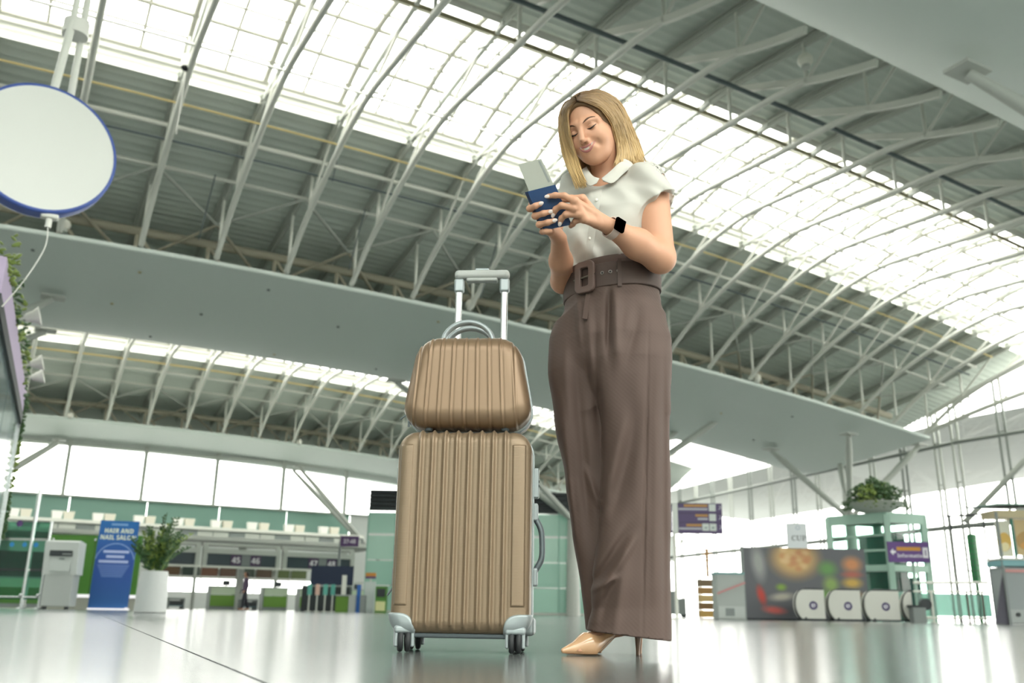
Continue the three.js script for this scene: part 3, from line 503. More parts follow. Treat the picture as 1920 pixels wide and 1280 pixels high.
{ // planted shop tower at the left edge
  const t = thing('shop_tower', 'tall dark glass shop front with a lilac fascia and trailing plants', 'shop front', W(0, 0, 0), 0);
  const A = [-7.66, 14], B = [-4.9, 8.2];                                     // (r, d) of the far and the near corner
  const P = (u, y, off = 0) => { const r = A[0] + (B[0] - A[0]) * u, d = A[1] + (B[1] - A[1]) * u; return W(r - off * 0.9, y, d - off * 0.43); };
  const quad = (u0, u1, y0, y1, off = 0) => rings([[P(u0, y0, off), P(u1, y0, off)], [P(u0, y1, off), P(u1, y1, off)]], false);
  const th = (u0, u1, y0, y1, o0, o1) => [quad(u0, u1, y0, y1, o0), quad(u0, u1, y0, y1, o1), rings([[P(u0, y0, o0), P(u0, y0, o1)], [P(u0, y1, o0), P(u0, y1, o1)]], false), rings([[P(u0, y0, o0), P(u0, y0, o1)], [P(u1, y0, o0), P(u1, y0, o1)]], false), rings([[P(u0, y1, o0), P(u0, y1, o1)], [P(u1, y1, o0), P(u1, y1, o1)]], false), rings([[P(u1, y0, o0), P(u1, y0, o1)], [P(u1, y1, o0), P(u1, y1, o1)]], false)];
  mesh('fascia', th(0, 1, 2.95, 3.32, 0, 0.25), mat('#b9a9c6', 0.5), t);
  mesh('corner_post', th(0, 0.015, 0, 2.95, 0, 0.12), M.chrome, t);
  mesh('head_frame', th(0, 1, 2.8, 2.95, -0.01, 0.1), MO.dark, t);
  for (let i = 0; i < 4; i++) mesh('glass_panel', th(0.02 + i * 0.245, 0.255 + i * 0.245, 0.05, 2.8, 0.03, 0.06), mat('#8fa3a6', 0.12, 0.3), t);
  mesh('back_box', th(0, 1, 0, 3.3, 0.4, 1.6), MO.greyMid, t);
  const lg = (s) => { const q = new THREE.SphereGeometry(s, 5, 4); return q.scale(1, 0.35, 0.7); };
  for (let k = 0; k < 9; k++) { const geos = []; const u0 = k < 6 ? k * 0.16 : 0.0, hang = k >= 6; for (let i = 0; i < 70; i++) { const u = hang ? rr(-0.004, 0.01) : u0 + rr(0, 0.16), y = hang ? 3.3 - (k - 6) * 0.75 - rr(0, 0.75) : 3.3 + rr(-0.02, 0.42) - 0.25 * (u < 0.3 ? 1 - u / 0.3 : 0), p = P(u, y, hang ? rr(0.02, 0.1) - 0.06 : rr(-0.05, 0.25)); const g = lg(rr(0.03, 0.06)); g.rotateX(rr(-1, 1)); g.rotateZ(rr(-1, 1)); geos.push(g.translate(p.x, p.y, p.z)); } mesh('trailing_plant', geos, k % 2 ? MO.leafLight : MO.leaf, t); }
}
// white horn lamps along the top of the tower's fascia
[0.62, 0.24, 0.1].forEach((u, i) => { const o = thing('horn_lamp', 'white ribbed horn lamp on the shop tower edge', 'lamp', W(-7.66 + 2.76 * u + 0.02, 3.33, 14 - 5.8 * u), turnTo(20), 'horn lamps of the shop tower');
  mesh('shade', new THREE.LatheGeometry([[0.03, 0], [0.05, 0.02], [0.075, 0.1], [0.12, 0.17], [0.115, 0.17], [0.06, 0.08]].map((q) => new THREE.Vector2(...q)), 14).rotateZ(-1.3).translate(0.05, 0.08, 0), M.white, o); mesh('bracket', rod(V(0.06, 0.08, 0), V(-0.1, -0.01, 0), 0.02, 8), M.steelGrey, o); });

{ // round hanging sign
  const s = thing('round_sign', 'large round white sign with a blue rim hanging from a pole', 'sign', W(-4.63, 4.36, 8), 0);
  const inner = new THREE.Group(); inner.name = 'disc'; put(inner, s); inner.rotation.order = 'YXZ'; inner.rotation.set(0, turnTo(38), 0);
  mesh('blue_rim', new THREE.LatheGeometry([[0.60, -0.09], [0.665, -0.09], [0.67, -0.06], [0.67, 0.06], [0.665, 0.09], [0.64, 0.1], [0.63, 0.085], [0.6, 0.08]].map((q) => new THREE.Vector2(...q)), 72).rotateX(Math.PI / 2), mat('#4a62ad', 0.4), inner);
  mesh('white_face', new THREE.CylinderGeometry(0.637, 0.637, 0.03, 72).rotateX(Math.PI / 2).translate(0, 0, 0.078), mat('#e4e6e1', 0.35), inner);
  mesh('rear_face', new THREE.CylinderGeometry(0.637, 0.637, 0.03, 72).rotateX(Math.PI / 2).translate(0, 0, -0.075), mat('#e4e6e1', 0.35), inner);
  mesh('hanger_pole', [rod(V(0, 0.62, 0), V(0.06, 1.5, 0), 0.04, 12), rod(V(0.16, 0.5, -0.2), V(0.16, 4.2, -0.2), 0.035, 12), rod(V(0.06, 1.5, 0), V(0.1, 4.2, -0.1), 0.032, 12)], M.steel, s);
  mesh('hub_drum', cyl(0.125, 0.125, 0.16, 0.1, 1.47, -0.08, 28), M.white, s);
  for (const a of [0, 2.1, 4.2]) mesh('drum_bolt', cyl(0.025, 0.025, 0.05, 0.1 + Math.cos(a) * 0.09, 1.57, -0.08 + Math.sin(a) * 0.09, 8), M.chrome, s);
  mesh('lower_bracket', [rbx(0.16, 0.05, 0.1, 0.02, 0.16, -0.665, 0), cyl(0.03, 0.03, 0.12, 0.16, -0.72, 0, 10)], M.steel, s);
  mesh('loose_cable', sweep([V(0.16, -0.76, 0), V(0.17, -0.95, 0), V(0.1, -1.2, 0), V(0.0, -1.42, -0.05), V(-0.1, -1.6, -0.1)], 0.006, 6, 40), M.white, s);
}

// ---- check-in hall fittings
const ZC = -46, TOPC = 'check-in';
{
  const c = thing('check_in_canopy', 'long grey canopy above the check-in desks with a pale top edge', 'canopy', V(0, 0, -54), 0);
  mesh('top_edge', bx(26, 0.16, 3.2, 6.2, 4.25, 0), M.steel, c); mesh('upper_band', bx(26, 0.42, 3.0, 6.2, 3.95, -0.05), MO.greyMid, c);
  for (let k = 0; k < 30; k++) mesh('louvre', bx(0.8, 0.3, 0.04, -6.3 + k * 0.86, 3.95, 1.48), k % 3 ? M.steelGrey : MO.greyMid, c);
  mesh('middle_rail', bx(26, 0.1, 0.3, 6.2, 3.66, 1.6), M.steel, c); mesh('soffit_band', bx(26, 0.2, 5, 6.2, 3.5, 2.4), M.steelGrey, c);
  mesh('support', [-5, 0.5, 6.5, 12.5, 18.5].map((x) => bx(0.35, 3.4, 0.35, x, 1.7, 0)), M.steelGrey, c);
  const lm1 = mat('#fbfaf4', 0.4), lm2 = mat('#e8e4d4', 0.5);
  [0.63, 1.19, 2.63, 3.19, 4.58, 5.16, 6.61, 7.18, 8.64, 9.23, 10.65, 11.28, 12.66, 13.34, 14.78, 15.42, 16.84, 17.51].forEach((x, i) => {
    const o = thing('uplight_box', i % 2 ? 'cream uplight box on the check-in canopy edge' : 'bright white uplight box on the check-in canopy edge', 'lamp', V(x, 4.355, -53.0), 0, i % 2 ? 'cream uplight boxes' : 'white uplight boxes');
    mesh('housing', plate([[-0.2, 0], [0.2, 0], [0.25, 0.38], [-0.25, 0.38]], 0.4, 0.02), i % 2 ? lm2 : lm1, o); mesh('bracket', bx(0.12, 0.06, 0.04, 0, 0.008, -0.2), M.steelGrey, o);
  });
}
{ // number boards
  const board = (x0, x1, nums, lab) => {
    const w = x1 - x0, t = thing('desk_number_board', lab, 'sign', V((x0 + x1) / 2, 2.02, ZC), 0);
    mesh('header', bx(w + 0.4, 0.22, 0.35, 0, 0.66, 0), M.steelGrey, t); mesh('board', bx(w, 0.56, 0.12, 0, 0.28, 0), mat('#33414a', 0.4), t); mesh('lower_rail', bx(w + 0.4, 0.09, 0.3, 0, -0.06, 0), M.steel, t);
    mesh('hanger', [bx(0.2, 1.0, 0.3, -w / 2 - 0.1, 0.45, -0.02), bx(0.2, 1.0, 0.3, w / 2 + 0.1, 0.45, -0.02), bx(w + 0.4, 0.12, 0.2, 0, 1.0, -0.1)], M.steelGrey, t);
    mesh('centre_panel', bx(0.42, 0.5, 0.14, 0.2, 0.28, 0), MO.greyMid, t);
    for (const [n, x] of nums) { const tex = canvasTex(128, 128, (g) => { g.fillStyle = '#54405f'; g.fillRect(0, 0, 128, 128); g.fillStyle = '#f1eef2'; g.font = 'bold 96px sans-serif'; g.textAlign = 'center'; g.fillText(n, 64, 98); }); panelPrint('number_plate', 0.5, 0.5, 0.05, tex, MO.purple, t, x, 0.28, 0.07); }
    mesh('drop_post', bx(0.14, 2.0, 0.14, w / 2 + 0.1, -1.02, -0.02), M.steelGrey, t);
  };
  board(9.0, 12.3, [['45', -0.28], ['46', 0.66]], 'dark check-in board with forty-five and forty-six');
  board(12.85, 16.15, [['47', -0.28], ['48', 0.66]], 'dark check-in board with forty-seven, nearest the purple range sign');
  board(5.15, 8.45, [], 'dark check-in board behind the potted plant');
  const tex = canvasTex(256, 128, (g) => { g.fillStyle = '#5a3f6e'; g.fillRect(0, 0, 256, 128); g.fillStyle = '#ece6f0'; g.font = 'bold 70px sans-serif'; g.textAlign = 'center'; g.fillText('37-48', 128, 90); });
  const s = thing('desk_range_sign', 'small purple desk range sign at the canopy end', 'sign', W(-6.86, 2.64, 40), turnTo(0)); panelPrint('sign_panel', 0.78, 0.44, 0.08, tex, MO.purple, s, 0, 0.28, 0); mesh('bracket', bx(0.06, 0.5, 0.06, -0.42, 0.3, -0.05), M.steelGrey, s); mesh('mast', [bx(0.1, 2.9, 0.1, -0.42, -1.2, -0.1), bx(0.3, 0.04, 0.3, -0.42, -2.62, -0.1)], MO.greyMid, s);
}
// desks
[6.2, 9.3, 11.75, 13.5, 15.75].forEach((x, i) => {
  const t = thing('check_in_desk', ['green check-in desk beside the white planter', 'green check-in desk left of the walking passenger', 'green check-in desk between the passenger and the two low scales', 'green check-in desk in front of the bright strip window end', 'green check-in desk next to the queue sign posts'][i], 'desk', V(x + 0.3, 0, ZC + 1.2), 0);
  mesh('front', bx(1.1, 0.5, 0.06, 0, 0.4, 0.3), MO.green, t); mesh('upper_front', bx(1.1, 0.32, 0.06, 0, 0.84, 0.3), MO.paleGreen, t); mesh('worktop', bx(1.2, 0.05, 0.7, 0, 1.03, 0), MO.greyBox, t); mesh('plinth', bx(1.1, 0.15, 0.5, 0, 0.08, 0.05), MO.greyMid, t); for (const q of [-0.57, 0.57]) mesh('side', bx(0.05, 1.0, 0.6, q, 0.5, 0), MO.greyBox, t);
  mesh('screen', [bx(0.34, 0.24, 0.04, 0.2, 1.2, -0.1), cyl(0.02, 0.02, 0.1, 0.2, 1.08, -0.1, 8)], MO.dark, t);
  if (i !== 2) { const b = thing('baggage_scale', ['low baggage scale beside the white planter', 'low baggage scale in front of the walking passenger', '', 'low baggage scale between two green desks under the second board', 'low baggage scale next to the queue sign posts'][i], 'scale', V(x + (i === 1 ? 1.46 : 1.3), 0, ZC + 1.6), 0); mesh('frame', [bx(0.66, 0.08, 0.9, 0, 0.44, 0), bx(0.05, 0.48, 0.9, -0.33, 0.24, 0), bx(0.05, 0.48, 0.9, 0.33, 0.24, 0)], MO.greyMid, b); mesh('belt', bx(0.62, 0.24, 0.86, 0, 0.24, 0), MO.dark, b); mesh('belt_edge', bx(0.62, 0.04, 0.02, 0, 0.14, 0.44), mat('#5b7a80', 0.5), b); }
});
[0.6, 1.9].forEach((x, i) => { const t = thing('check_in_desk', ['green check-in desk behind the glass screen posts', 'green check-in desk behind the self service machine'][i], 'desk', V(x, 0, -38), 0); mesh('plinth', bx(1.1, 0.14, 0.5, 0, 0.07, 0.05), MO.greyMid, t); mesh('front', bx(1.15, 0.55, 0.06, 0, 0.4, 0.3), MO.greenDeep, t); mesh('upper_front', bx(1.15, 0.3, 0.06, 0, 0.83, 0.3), MO.paleGreen, t); mesh('worktop', bx(1.2, 0.05, 0.7, 0, 1.0, 0), MO.greyBox, t); mesh('back_screen', bx(1.2, 0.9, 0.06, 0, 1.5, -0.3), MO.dark, t); });
// bright display boards low behind the desks, with coloured posters above
{
  const t = thing('poster_rail', 'row of small dark and green posters in a white frame behind the desks', 'posters', V(13.6, 2.1, -59.8), 0);
  mesh('rail', [bx(9, 0.12, 0.08, 0, 0.42, 0), bx(9, 0.06, 0.08, 0, -0.2, 0)], M.white, t);
  ['#5a4630', '#2c3a34', '#6a4a3a', '#5a463a', '#3c463c', '#4f4030', '#55633a', '#55633a'].forEach((c, i) => mesh('poster', bx(1.0, 0.5, 0.05, -3.9 + i * 1.13, 0.1, 0), mat(c, 0.6), t));
}
// queue signs and machines right of the desks
[['#63b3a6', -7.5], ['#d9b7a8', -7.2], ['#63b3a6', -6.9], ['#58a59a', -6.62]].forEach(([c, r], i) => { const t = thing('queue_sign', i === 1 ? 'slim pink topped queue sign post among teal ones' : 'slim teal topped queue sign post by the desks', 'sign post', W(r, 0, 35.6), turnTo(0), i === 1 ? undefined : 'teal queue signs'); mesh('post', [cyl(0.03, 0.03, 0.62, 0, 0.31, 0, 10), cyl(0.13, 0.12, 0.03, 0, 0.015, 0, 16)], M.steelGrey, t); mesh('sign_head', rbx(0.17, 0.4, 0.04, 0.03, 0, 0.8, 0), mat(c, 0.5), t); });
{
  const dk = thing('dark_counter', 'dark counter with navy backdrop behind the queue signs', 'counter', W(-7.2, 0, 37.5), turnTo(0)); mesh('counter_body', bx(1.9, 0.95, 0.5, 0, 0.475, 0), MO.dark, dk); mesh('backdrop', bx(1.7, 0.75, 0.08, 0.1, 1.4, -0.3), mat('#232f49', 0.6), dk); mesh('top', bx(1.95, 0.05, 0.6, 0, 0.97, 0), MO.greyMid, dk);
  const g = thing('green_counter', 'green fronted counter right of the queue signs', 'counter', W(-6.3, 0, 36.4), turnTo(0)); mesh('front', bx(0.62, 0.58, 0.3, 0, 0.29, 0), MO.green, g); mesh('top', bx(0.66, 0.05, 0.4, 0, 0.62, 0), MO.greyBox, g); mesh('display', [bx(0.16, 0.75, 0.12, -0.05, 1.0, 0)], M.white, g);
  const p = thing('blue_bin_row', 'grey bins with a blue upright in front of the glass cabin', 'bin', W(-5.66, 0, 35.4), turnTo(0)); mesh('bin', rbx(0.26, 0.62, 0.3, 0.02, -0.16, 0.31, 0), MO.greyBox, p); mesh('upright', bx(0.14, 1.0, 0.1, 0.06, 0.5, 0), mat('#2d66b5', 0.5), p); mesh('bin', rbx(0.2, 0.62, 0.3, 0.02, 0.24, 0.31, 0), MO.greyMid, p);
  const a = thing('pale_terminal', 'tall pale terminal with an orange and purple header', 'kiosk', W(-5.36, 0, 36.6), turnTo(0)); mesh('column', bx(0.4, 1.15, 0.25, 0, 0.575, 0), mat('#c9d3d0', 0.5), a); mesh('header', bx(0.4, 0.14, 0.12, 0, 1.42, 0), MO.orange, a); mesh('header_strip', bx(0.4, 0.08, 0.12, 0, 1.31, 0), MO.purple, a); mesh('stem', bx(0.06, 0.2, 0.06, 0, 1.2, 0), M.steelGrey, a);
  const m = thing('vending_machine', 'green and dark machine with a yellow lower panel by the suitcase', 'machine', W(-4.76, 0, 35.5), turnTo(0)); mesh('body', bx(0.42, 0.95, 0.35, 0, 0.475, 0), MO.greenDeep, m); mesh('display', bx(0.32, 0.3, 0.03, 0, 0.72, 0.18), MO.dark, m); mesh('lower_panel', bx(0.36, 0.34, 0.03, 0, 0.24, 0.18), mat('#d9d9a0', 0.5), m);
}
{ // glass cabin behind the suitcase
  const t = thing('glass_cabin', 'pale green glass cabin with a dark louvre band on top', 'glass cabin', W(-1.3, 0, 40), turnTo(0));
  for (let i = 0; i < 8; i++) for (let k = 0; k < 4; k++) mesh('glass_panel', bx(1.12, k === 3 ? 0.9 : 1.0, 0.05, -4.2 + i * 1.18, 0.58 + k * 1.05, 0), mat(['#a9d6c4', '#9fcdbb', '#b4dccb'][(i + k) % 3], 0.15), t);
  mesh('louvre_band', [0, 1, 2, 3, 4].map((k) => bx(9.6, 0.14, 0.2, 0, 4.35 + k * 0.18, 0)), MO.dark, t); mesh('louvre_back', bx(9.6, 0.9, 0.06, 0, 4.7, -0.1), MO.dark, t); mesh('plinth', bx(9.6, 0.1, 0.1, 0, 0.05, 0), M.steelGrey, t);
  mesh('frame', [...Array(9)].map((_, i) => bx(0.06, 4.3, 0.08, -4.79 + i * 1.18, 2.15, 0)), mat('#8fbfae', 0.4), t);
}

{ // passenger walking between the desks
  const t = thing('person', 'distant passenger in a purple jacket and dark trousers near the check-in desks', 'person', V(10.35, 0, -43.4), turnTo(-60));
  const f = (x, y, z) => { let d = ell(x, y, z, 0, 1.56, 0.02, 0.085, 0.115, 0.1); d = smin(d, caps(x, y, z, V(0, 1.35, 0), V(0, 1.47, 0.01), 0.06, 0.055), 0.03); for (const s of [-1, 1]) { d = smin(d, caps(x, y, z, V(s * 0.17, 1.34, 0), V(s * 0.23, 1.06, -0.04), 0.05, 0.042), 0.03); d = smin(d, caps(x, y, z, V(s * 0.23, 1.06, -0.04), V(s * 0.2, 0.84, 0.1), 0.04, 0.03), 0.02); d = smin(d, caps(x, y, z, V(s * 0.2, 0.84, 0.1), V(s * 0.19, 0.75, 0.14), 0.032, 0.026), 0.02); d = smin(d, caps(x, y, z, V(s * 0.09, 0.86, 0), V(s * 0.1, 0.48, s * 0.08), 0.085, 0.06), 0.03); d = smin(d, caps(x, y, z, V(s * 0.1, 0.48, s * 0.08), V(s * 0.1, 0.09, s * 0.16 - 0.06), 0.058, 0.042), 0.02); d = smin(d, caps(x, y, z, V(s * 0.1, 0.05, s * 0.16 - 0.08), V(s * 0.11, 0.04, s * 0.16 + 0.1), 0.045, 0.035), 0.02); } d = smin(d, ell(x, y, z, 0, 1.12, 0, 0.18, 0.3, 0.11), 0.05); return Math.max(d, 0.003 - y); };
  mesh('body', sdfMesh(f, [-0.4, -0.02, -0.35], [0.4, 1.75, 0.4], 0.018), mat('#b98a70', 0.6), t);
  mesh('jacket', sdfMesh((x, y, z) => Math.max(f(x, y, z) - 0.02, 0.86 - y, y - 1.42), [-0.45, 0.82, -0.35], [0.45, 1.46, 0.4], 0.02), mat('#5a4a63', 0.7), t);
  mesh('trousers', sdfMesh((x, y, z) => Math.max(f(x, y, z) - 0.015, y - 0.9, 0.08 - y, Math.abs(x) - 0.19), [-0.3, 0.05, -0.35], [0.3, 0.95, 0.4], 0.02), mat('#33343c', 0.8), t);
  mesh('hair', sdfMesh((x, y, z) => Math.max(ell(x, y, z, 0, 1.58, 0.0, 0.1, 0.12, 0.115), z - 0.06 + (y < 1.6 ? 0.03 : 0)), [-0.14, 1.42, -0.16], [0.14, 1.74, 0.16], 0.016), mat('#2e2622', 0.7), t);
}

// ---------------------------------------------------------------- right side: signs, food wall, escalators, lift, booths
{
  const tex = canvasTex(512, 384, (g, w, h) => {
    g.fillStyle = '#57486f'; g.fillRect(0, 0, w, h); g.fillStyle = '#3f3552'; for (const y of [8, 122, 130, 236, 250, 376]) g.fillRect(0, y, w, 5);
    [[70, 345, 4], [200, 345, 225], [90, 270, 4]].forEach(([x0, x1, w0], i) => { const y = 44 + i * 124; g.fillStyle = '#b98a4a'; g.fillRect(x0, y - 28, x1 - x0, 30); g.fillStyle = '#b3b3bd'; g.fillRect(w0, y + 18, x1 - w0, 26); g.fillStyle = '#d3dad6'; g.fillRect(362, y - 34, 78, 90); if (i === 2) g.fillRect(276, y - 34, 78, 90); g.fillStyle = '#7c8f94'; if (i === 2) { g.fillRect(386, y + 8, 30, 20); g.fillRect(300, y + 10, 34, 16); } g.strokeStyle = '#c9c9d2'; g.lineWidth = 9; g.beginPath(); g.arc(474, y + 8, 22, -1.2, 1.6); g.stroke(); });
  });
  const s = thing('wayfinding_sign', 'purple and orange wayfinding sign on a white mast', 'sign', W(4.3, 0, 24), turnTo(-3));
  panelPrint('sign_panel', 1.14, 0.78, 0.1, tex, MO.purple, s, 0.68, 2.52, 0); mesh('left_panel', bx(0.1, 0.72, 0.1, -0.1, 2.5, 0), MO.purple, s); mesh('mast_panel', bx(0.13, 0.8, 0.14, 0.035, 2.52, 0), mat('#d6dad6', 0.4), s);
  mesh('mast', [cyl(0.045, 0.045, 2.2, 0, 1.1, 0, 12), cyl(0.16, 0.15, 0.04, 0, 0.02, 0, 18)], M.steel, s); mesh('stay', rod(V(0, 1.7, 0), V(0.3, 2.08, 0), 0.02, 8), M.steelGrey, s);
}
{ // service cabinet and food wall
  const k = thing('service_cabinet', 'grey service cabinet with barrier tape left of the food wall', 'cabinet', W(6.1, 0, 26), turnTo(0));
  mesh('body', rbx(0.76, 1.2, 0.6, 0.015, 0, 0.6, 0), MO.greyBox, k); mesh('top_trim', bx(0.8, 0.06, 0.62, 0, 1.22, 0), mat('#7da5a8', 0.5), k); mesh('vent_grille', [bx(0.24, 0.2, 0.03, -0.05, 0.2, 0.31)], MO.greyMid, k); mesh('lower_panel', bx(0.7, 0.3, 0.02, 0, 0.2, 0.3), mat('#bcc2bf', 0.5), k); mesh('barrier_tape', bar(V(-0.38, 0.68, 0.32), V(0.4, 0.98, 0.32), 0.012, 0.05), mat('#c98f8f', 0.6), k);
  const tex = canvasTex(1024, 600, (g, w, h) => {
    g.fillStyle = '#63646a'; g.fillRect(0, 0, w, h);
    const blob = (x, y, rx, ry, c, rot = 0) => { g.save(); g.translate(x, y); g.rotate(rot); g.scale(rx, ry); const q = g.createRadialGradient(0, 0, 0.3, 0, 0, 1); q.addColorStop(0, c); q.addColorStop(1, c.replace(/[\d.]+\)$/, '0)')); g.fillStyle = q; g.beginPath(); g.arc(0, 0, 1, 0, 7); g.fill(); g.restore(); };
    blob(120, 130, 80, 200, 'rgba(160,162,160,1)', -0.12); blob(430, 90, 260, 210, 'rgba(206,160,98,1)'); blob(430, 85, 210, 170, 'rgba(216,182,128,1)');
    for (let i = 0; i < 22; i++) blob(310 + hsh(i, 3) * 240, 10 + hsh(i, 9) * 170, 44, 34, i % 3 ? 'rgba(200,138,96,.6)' : 'rgba(222,190,140,.8)');
    blob(700, 170, 110, 90, 'rgba(104,150,88,1)'); blob(300, 330, 60, 40, 'rgba(128,160,72,1)'); blob(720, 300, 90, 90, 'rgba(140,168,96,1)'); blob(640, 380, 110, 50, 'rgba(110,150,80,1)');
    blob(910, 130, 112, 90, 'rgba(205,140,96,1)'); blob(905, 215, 118, 40, 'rgba(176,102,88,1)'); blob(900, 285, 112, 60, 'rgba(203,166,84,1)'); blob(860, 380, 150, 50, 'rgba(200,160,108,1)');
    blob(130, 400, 48, 110, 'rgba(196,72,62,1)', -0.25); blob(230, 520, 130, 44, 'rgba(206,104,98,1)', 0.1); blob(300, 410, 140, 46, 'rgba(178,172,160,1)', -0.1);
  });
  const f = thing('food_wall', 'wide dark food advertising wall with pizza and burger pictures', 'advertising wall', W(9.02, 0, 28.4), turnTo(2));
  panelPrint('wall_panel', 3.75, 2.12, 0.12, tex, mat('#63646a', 0.6), f, 0, 1.06, 0); mesh('end_post', bx(0.06, 2.14, 0.16, -1.9, 1.07, 0), MO.greyMid, f); mesh('foot_bar', bx(3.75, 0.05, 0.4, 0, 0.025, -0.1), MO.dark, f);
  const cup = canvasTex(128, 160, (g) => { g.fillStyle = '#dde2e6'; g.fillRect(0, 0, 128, 160); g.strokeStyle = '#b9c2cc'; g.lineWidth = 6; g.beginPath(); g.arc(72, 30, 12, 0, 7); g.stroke(); g.fillStyle = '#6c7075'; g.font = 'bold 46px serif'; g.textAlign = 'center'; g.fillText('CUP', 74, 112); });
  const p = thing('cup_poster', 'white poster reading CUP above the food wall', 'poster', W(8.8, 2.1, 28.2), turnTo(-4)); panelPrint('poster_panel', 0.62, 0.76, 0.03, cup, mat('#dde2e6', 0.6), p, 0, 0.38, 0); mesh('pole', rod(V(0, 0.0, -0.04), V(0, 0.6, -0.04), 0.015, 8), M.steelGrey, p);
}
// escalator landings: white skirt panels with rounded newels and black handrails
const icon = canvasTex(128, 128, (g) => { g.fillStyle = '#e2e2df'; g.fillRect(0, 0, 128, 128); g.fillStyle = '#3d2f63'; g.beginPath(); g.arc(64, 64, 60, 0, 7); g.fill(); g.fillStyle = '#e8e6ee'; g.beginPath(); g.arc(64, 62, 30, 0, 7); g.fill(); g.fillStyle = '#3d2f63'; g.fillRect(57, 34, 12, 40); g.beginPath(); g.arc(70, 70, 11, 0, 7); g.fill(); });
[[8.16, 0.8], [9.1, 0.9], [10.14, 0.98], [11.26, 0.2]].forEach(([r, L], i) => {
  const t = thing('escalator_newel', ['white escalator newel beside the food wall', 'white escalator newel between two others', 'white escalator newel in front of the glass lift', 'short white escalator newel beside the steel railing'][i], 'escalator', W(r, 0, 26.8 + i * 0.05), turnTo(0));
  const H = 0.84, R = 0.4, out = []; for (let k = 0; k <= 16; k++) { const a = Math.PI / 2 + Math.PI * k / 16; out.push([R + Math.cos(a) * R * 0.62 - 0.15, 0.44 + Math.sin(a) * R]); } out.push([L, 0.04], [L, 0.84]);
  mesh('skirt_panel', plate(out, 0.3, 0.01), mat('#d5d5ce', 0.4), t);
  const rail = out.slice(0, 17).map(([x, y]) => V(x - 0.02, y, 0.08)); mesh('handrail', sweep([V(L, 0.87, 0.08), V(0.3, 0.87, 0.08), ...rail.slice(2, 15), V(0.3, 0.03, 0.08)], 0.026, 8, 60), MO.dark, t);
  mesh('glass_balustrade', rbx(0.2, 0.78, 0.05, 0.02, L - 0.1, 0.45, -0.2), mat('#8fb9ad', 0.15), t);
  mesh('foot_trim', [bx(L, 0.05, 0.4, L / 2 + 0.1, 0.04, 0), cyl(0.06, 0.06, 0.1, 0.25, 0.05, 0.1, 10)], MO.dark, t);
  if (i < 3) { const [g, m] = printed(0.26, 0.26, icon); mesh('safety_icon', new THREE.CircleGeometry(0.125, 28).translate(L * 0.6, 0.42, 0.156), m, t); }
});
{ // gate unit and steel railing
  const b = thing('barrier_unit', 'dark barrier unit with a round drum beside the escalators', 'barrier', W(11.55, 0, 26.6), turnTo(0)); mesh('body', bx(0.36, 0.42, 0.3, 0, 0.21, 0), MO.greyMid, b); mesh('drum', new THREE.CylinderGeometry(0.16, 0.16, 0.14, 24).rotateX(Math.PI / 2).translate(0.22, 0.5, 0.05), MO.dark, b); mesh('cap', bx(0.4, 0.06, 0.32, -0.02, 0.44, 0), MO.dark, b);
  const r = thing('steel_railing', 'double steel railing with glass infill beside the booth', 'railing', W(12.75, 0, 27), turnTo(0));
  mesh('top_rail', rod(V(-1.05, 1.1, 0), V(1.1, 1.14, 0), 0.04, 10), M.steel, r); mesh('middle_rail', rod(V(-1.1, 0.86, 0.05), V(1.1, 0.88, 0.05), 0.03, 10), M.steel, r); mesh('foot_rail', rod(V(-0.9, 0.14, 0.05), V(1.1, 0.15, 0.05), 0.03, 10), M.steel, r);
  for (const x of [-0.6, 0.42, 0.86]) mesh('post', [cyl(0.03, 0.03, 0.88, x, 0.44, 0.05, 10), cyl(0.08, 0.08, 0.02, x, 0.01, 0.05, 14)], x > 0 ? mat('#6e665c', 0.5) : M.steel, r);
  mesh('glass_infill', bx(2.1, 0.62, 0.015, 0.05, 0.5, 0.02), mat('#9fbfb6', 0.1, 0, { transmission: 0.5, thickness: 0 }), r);
}
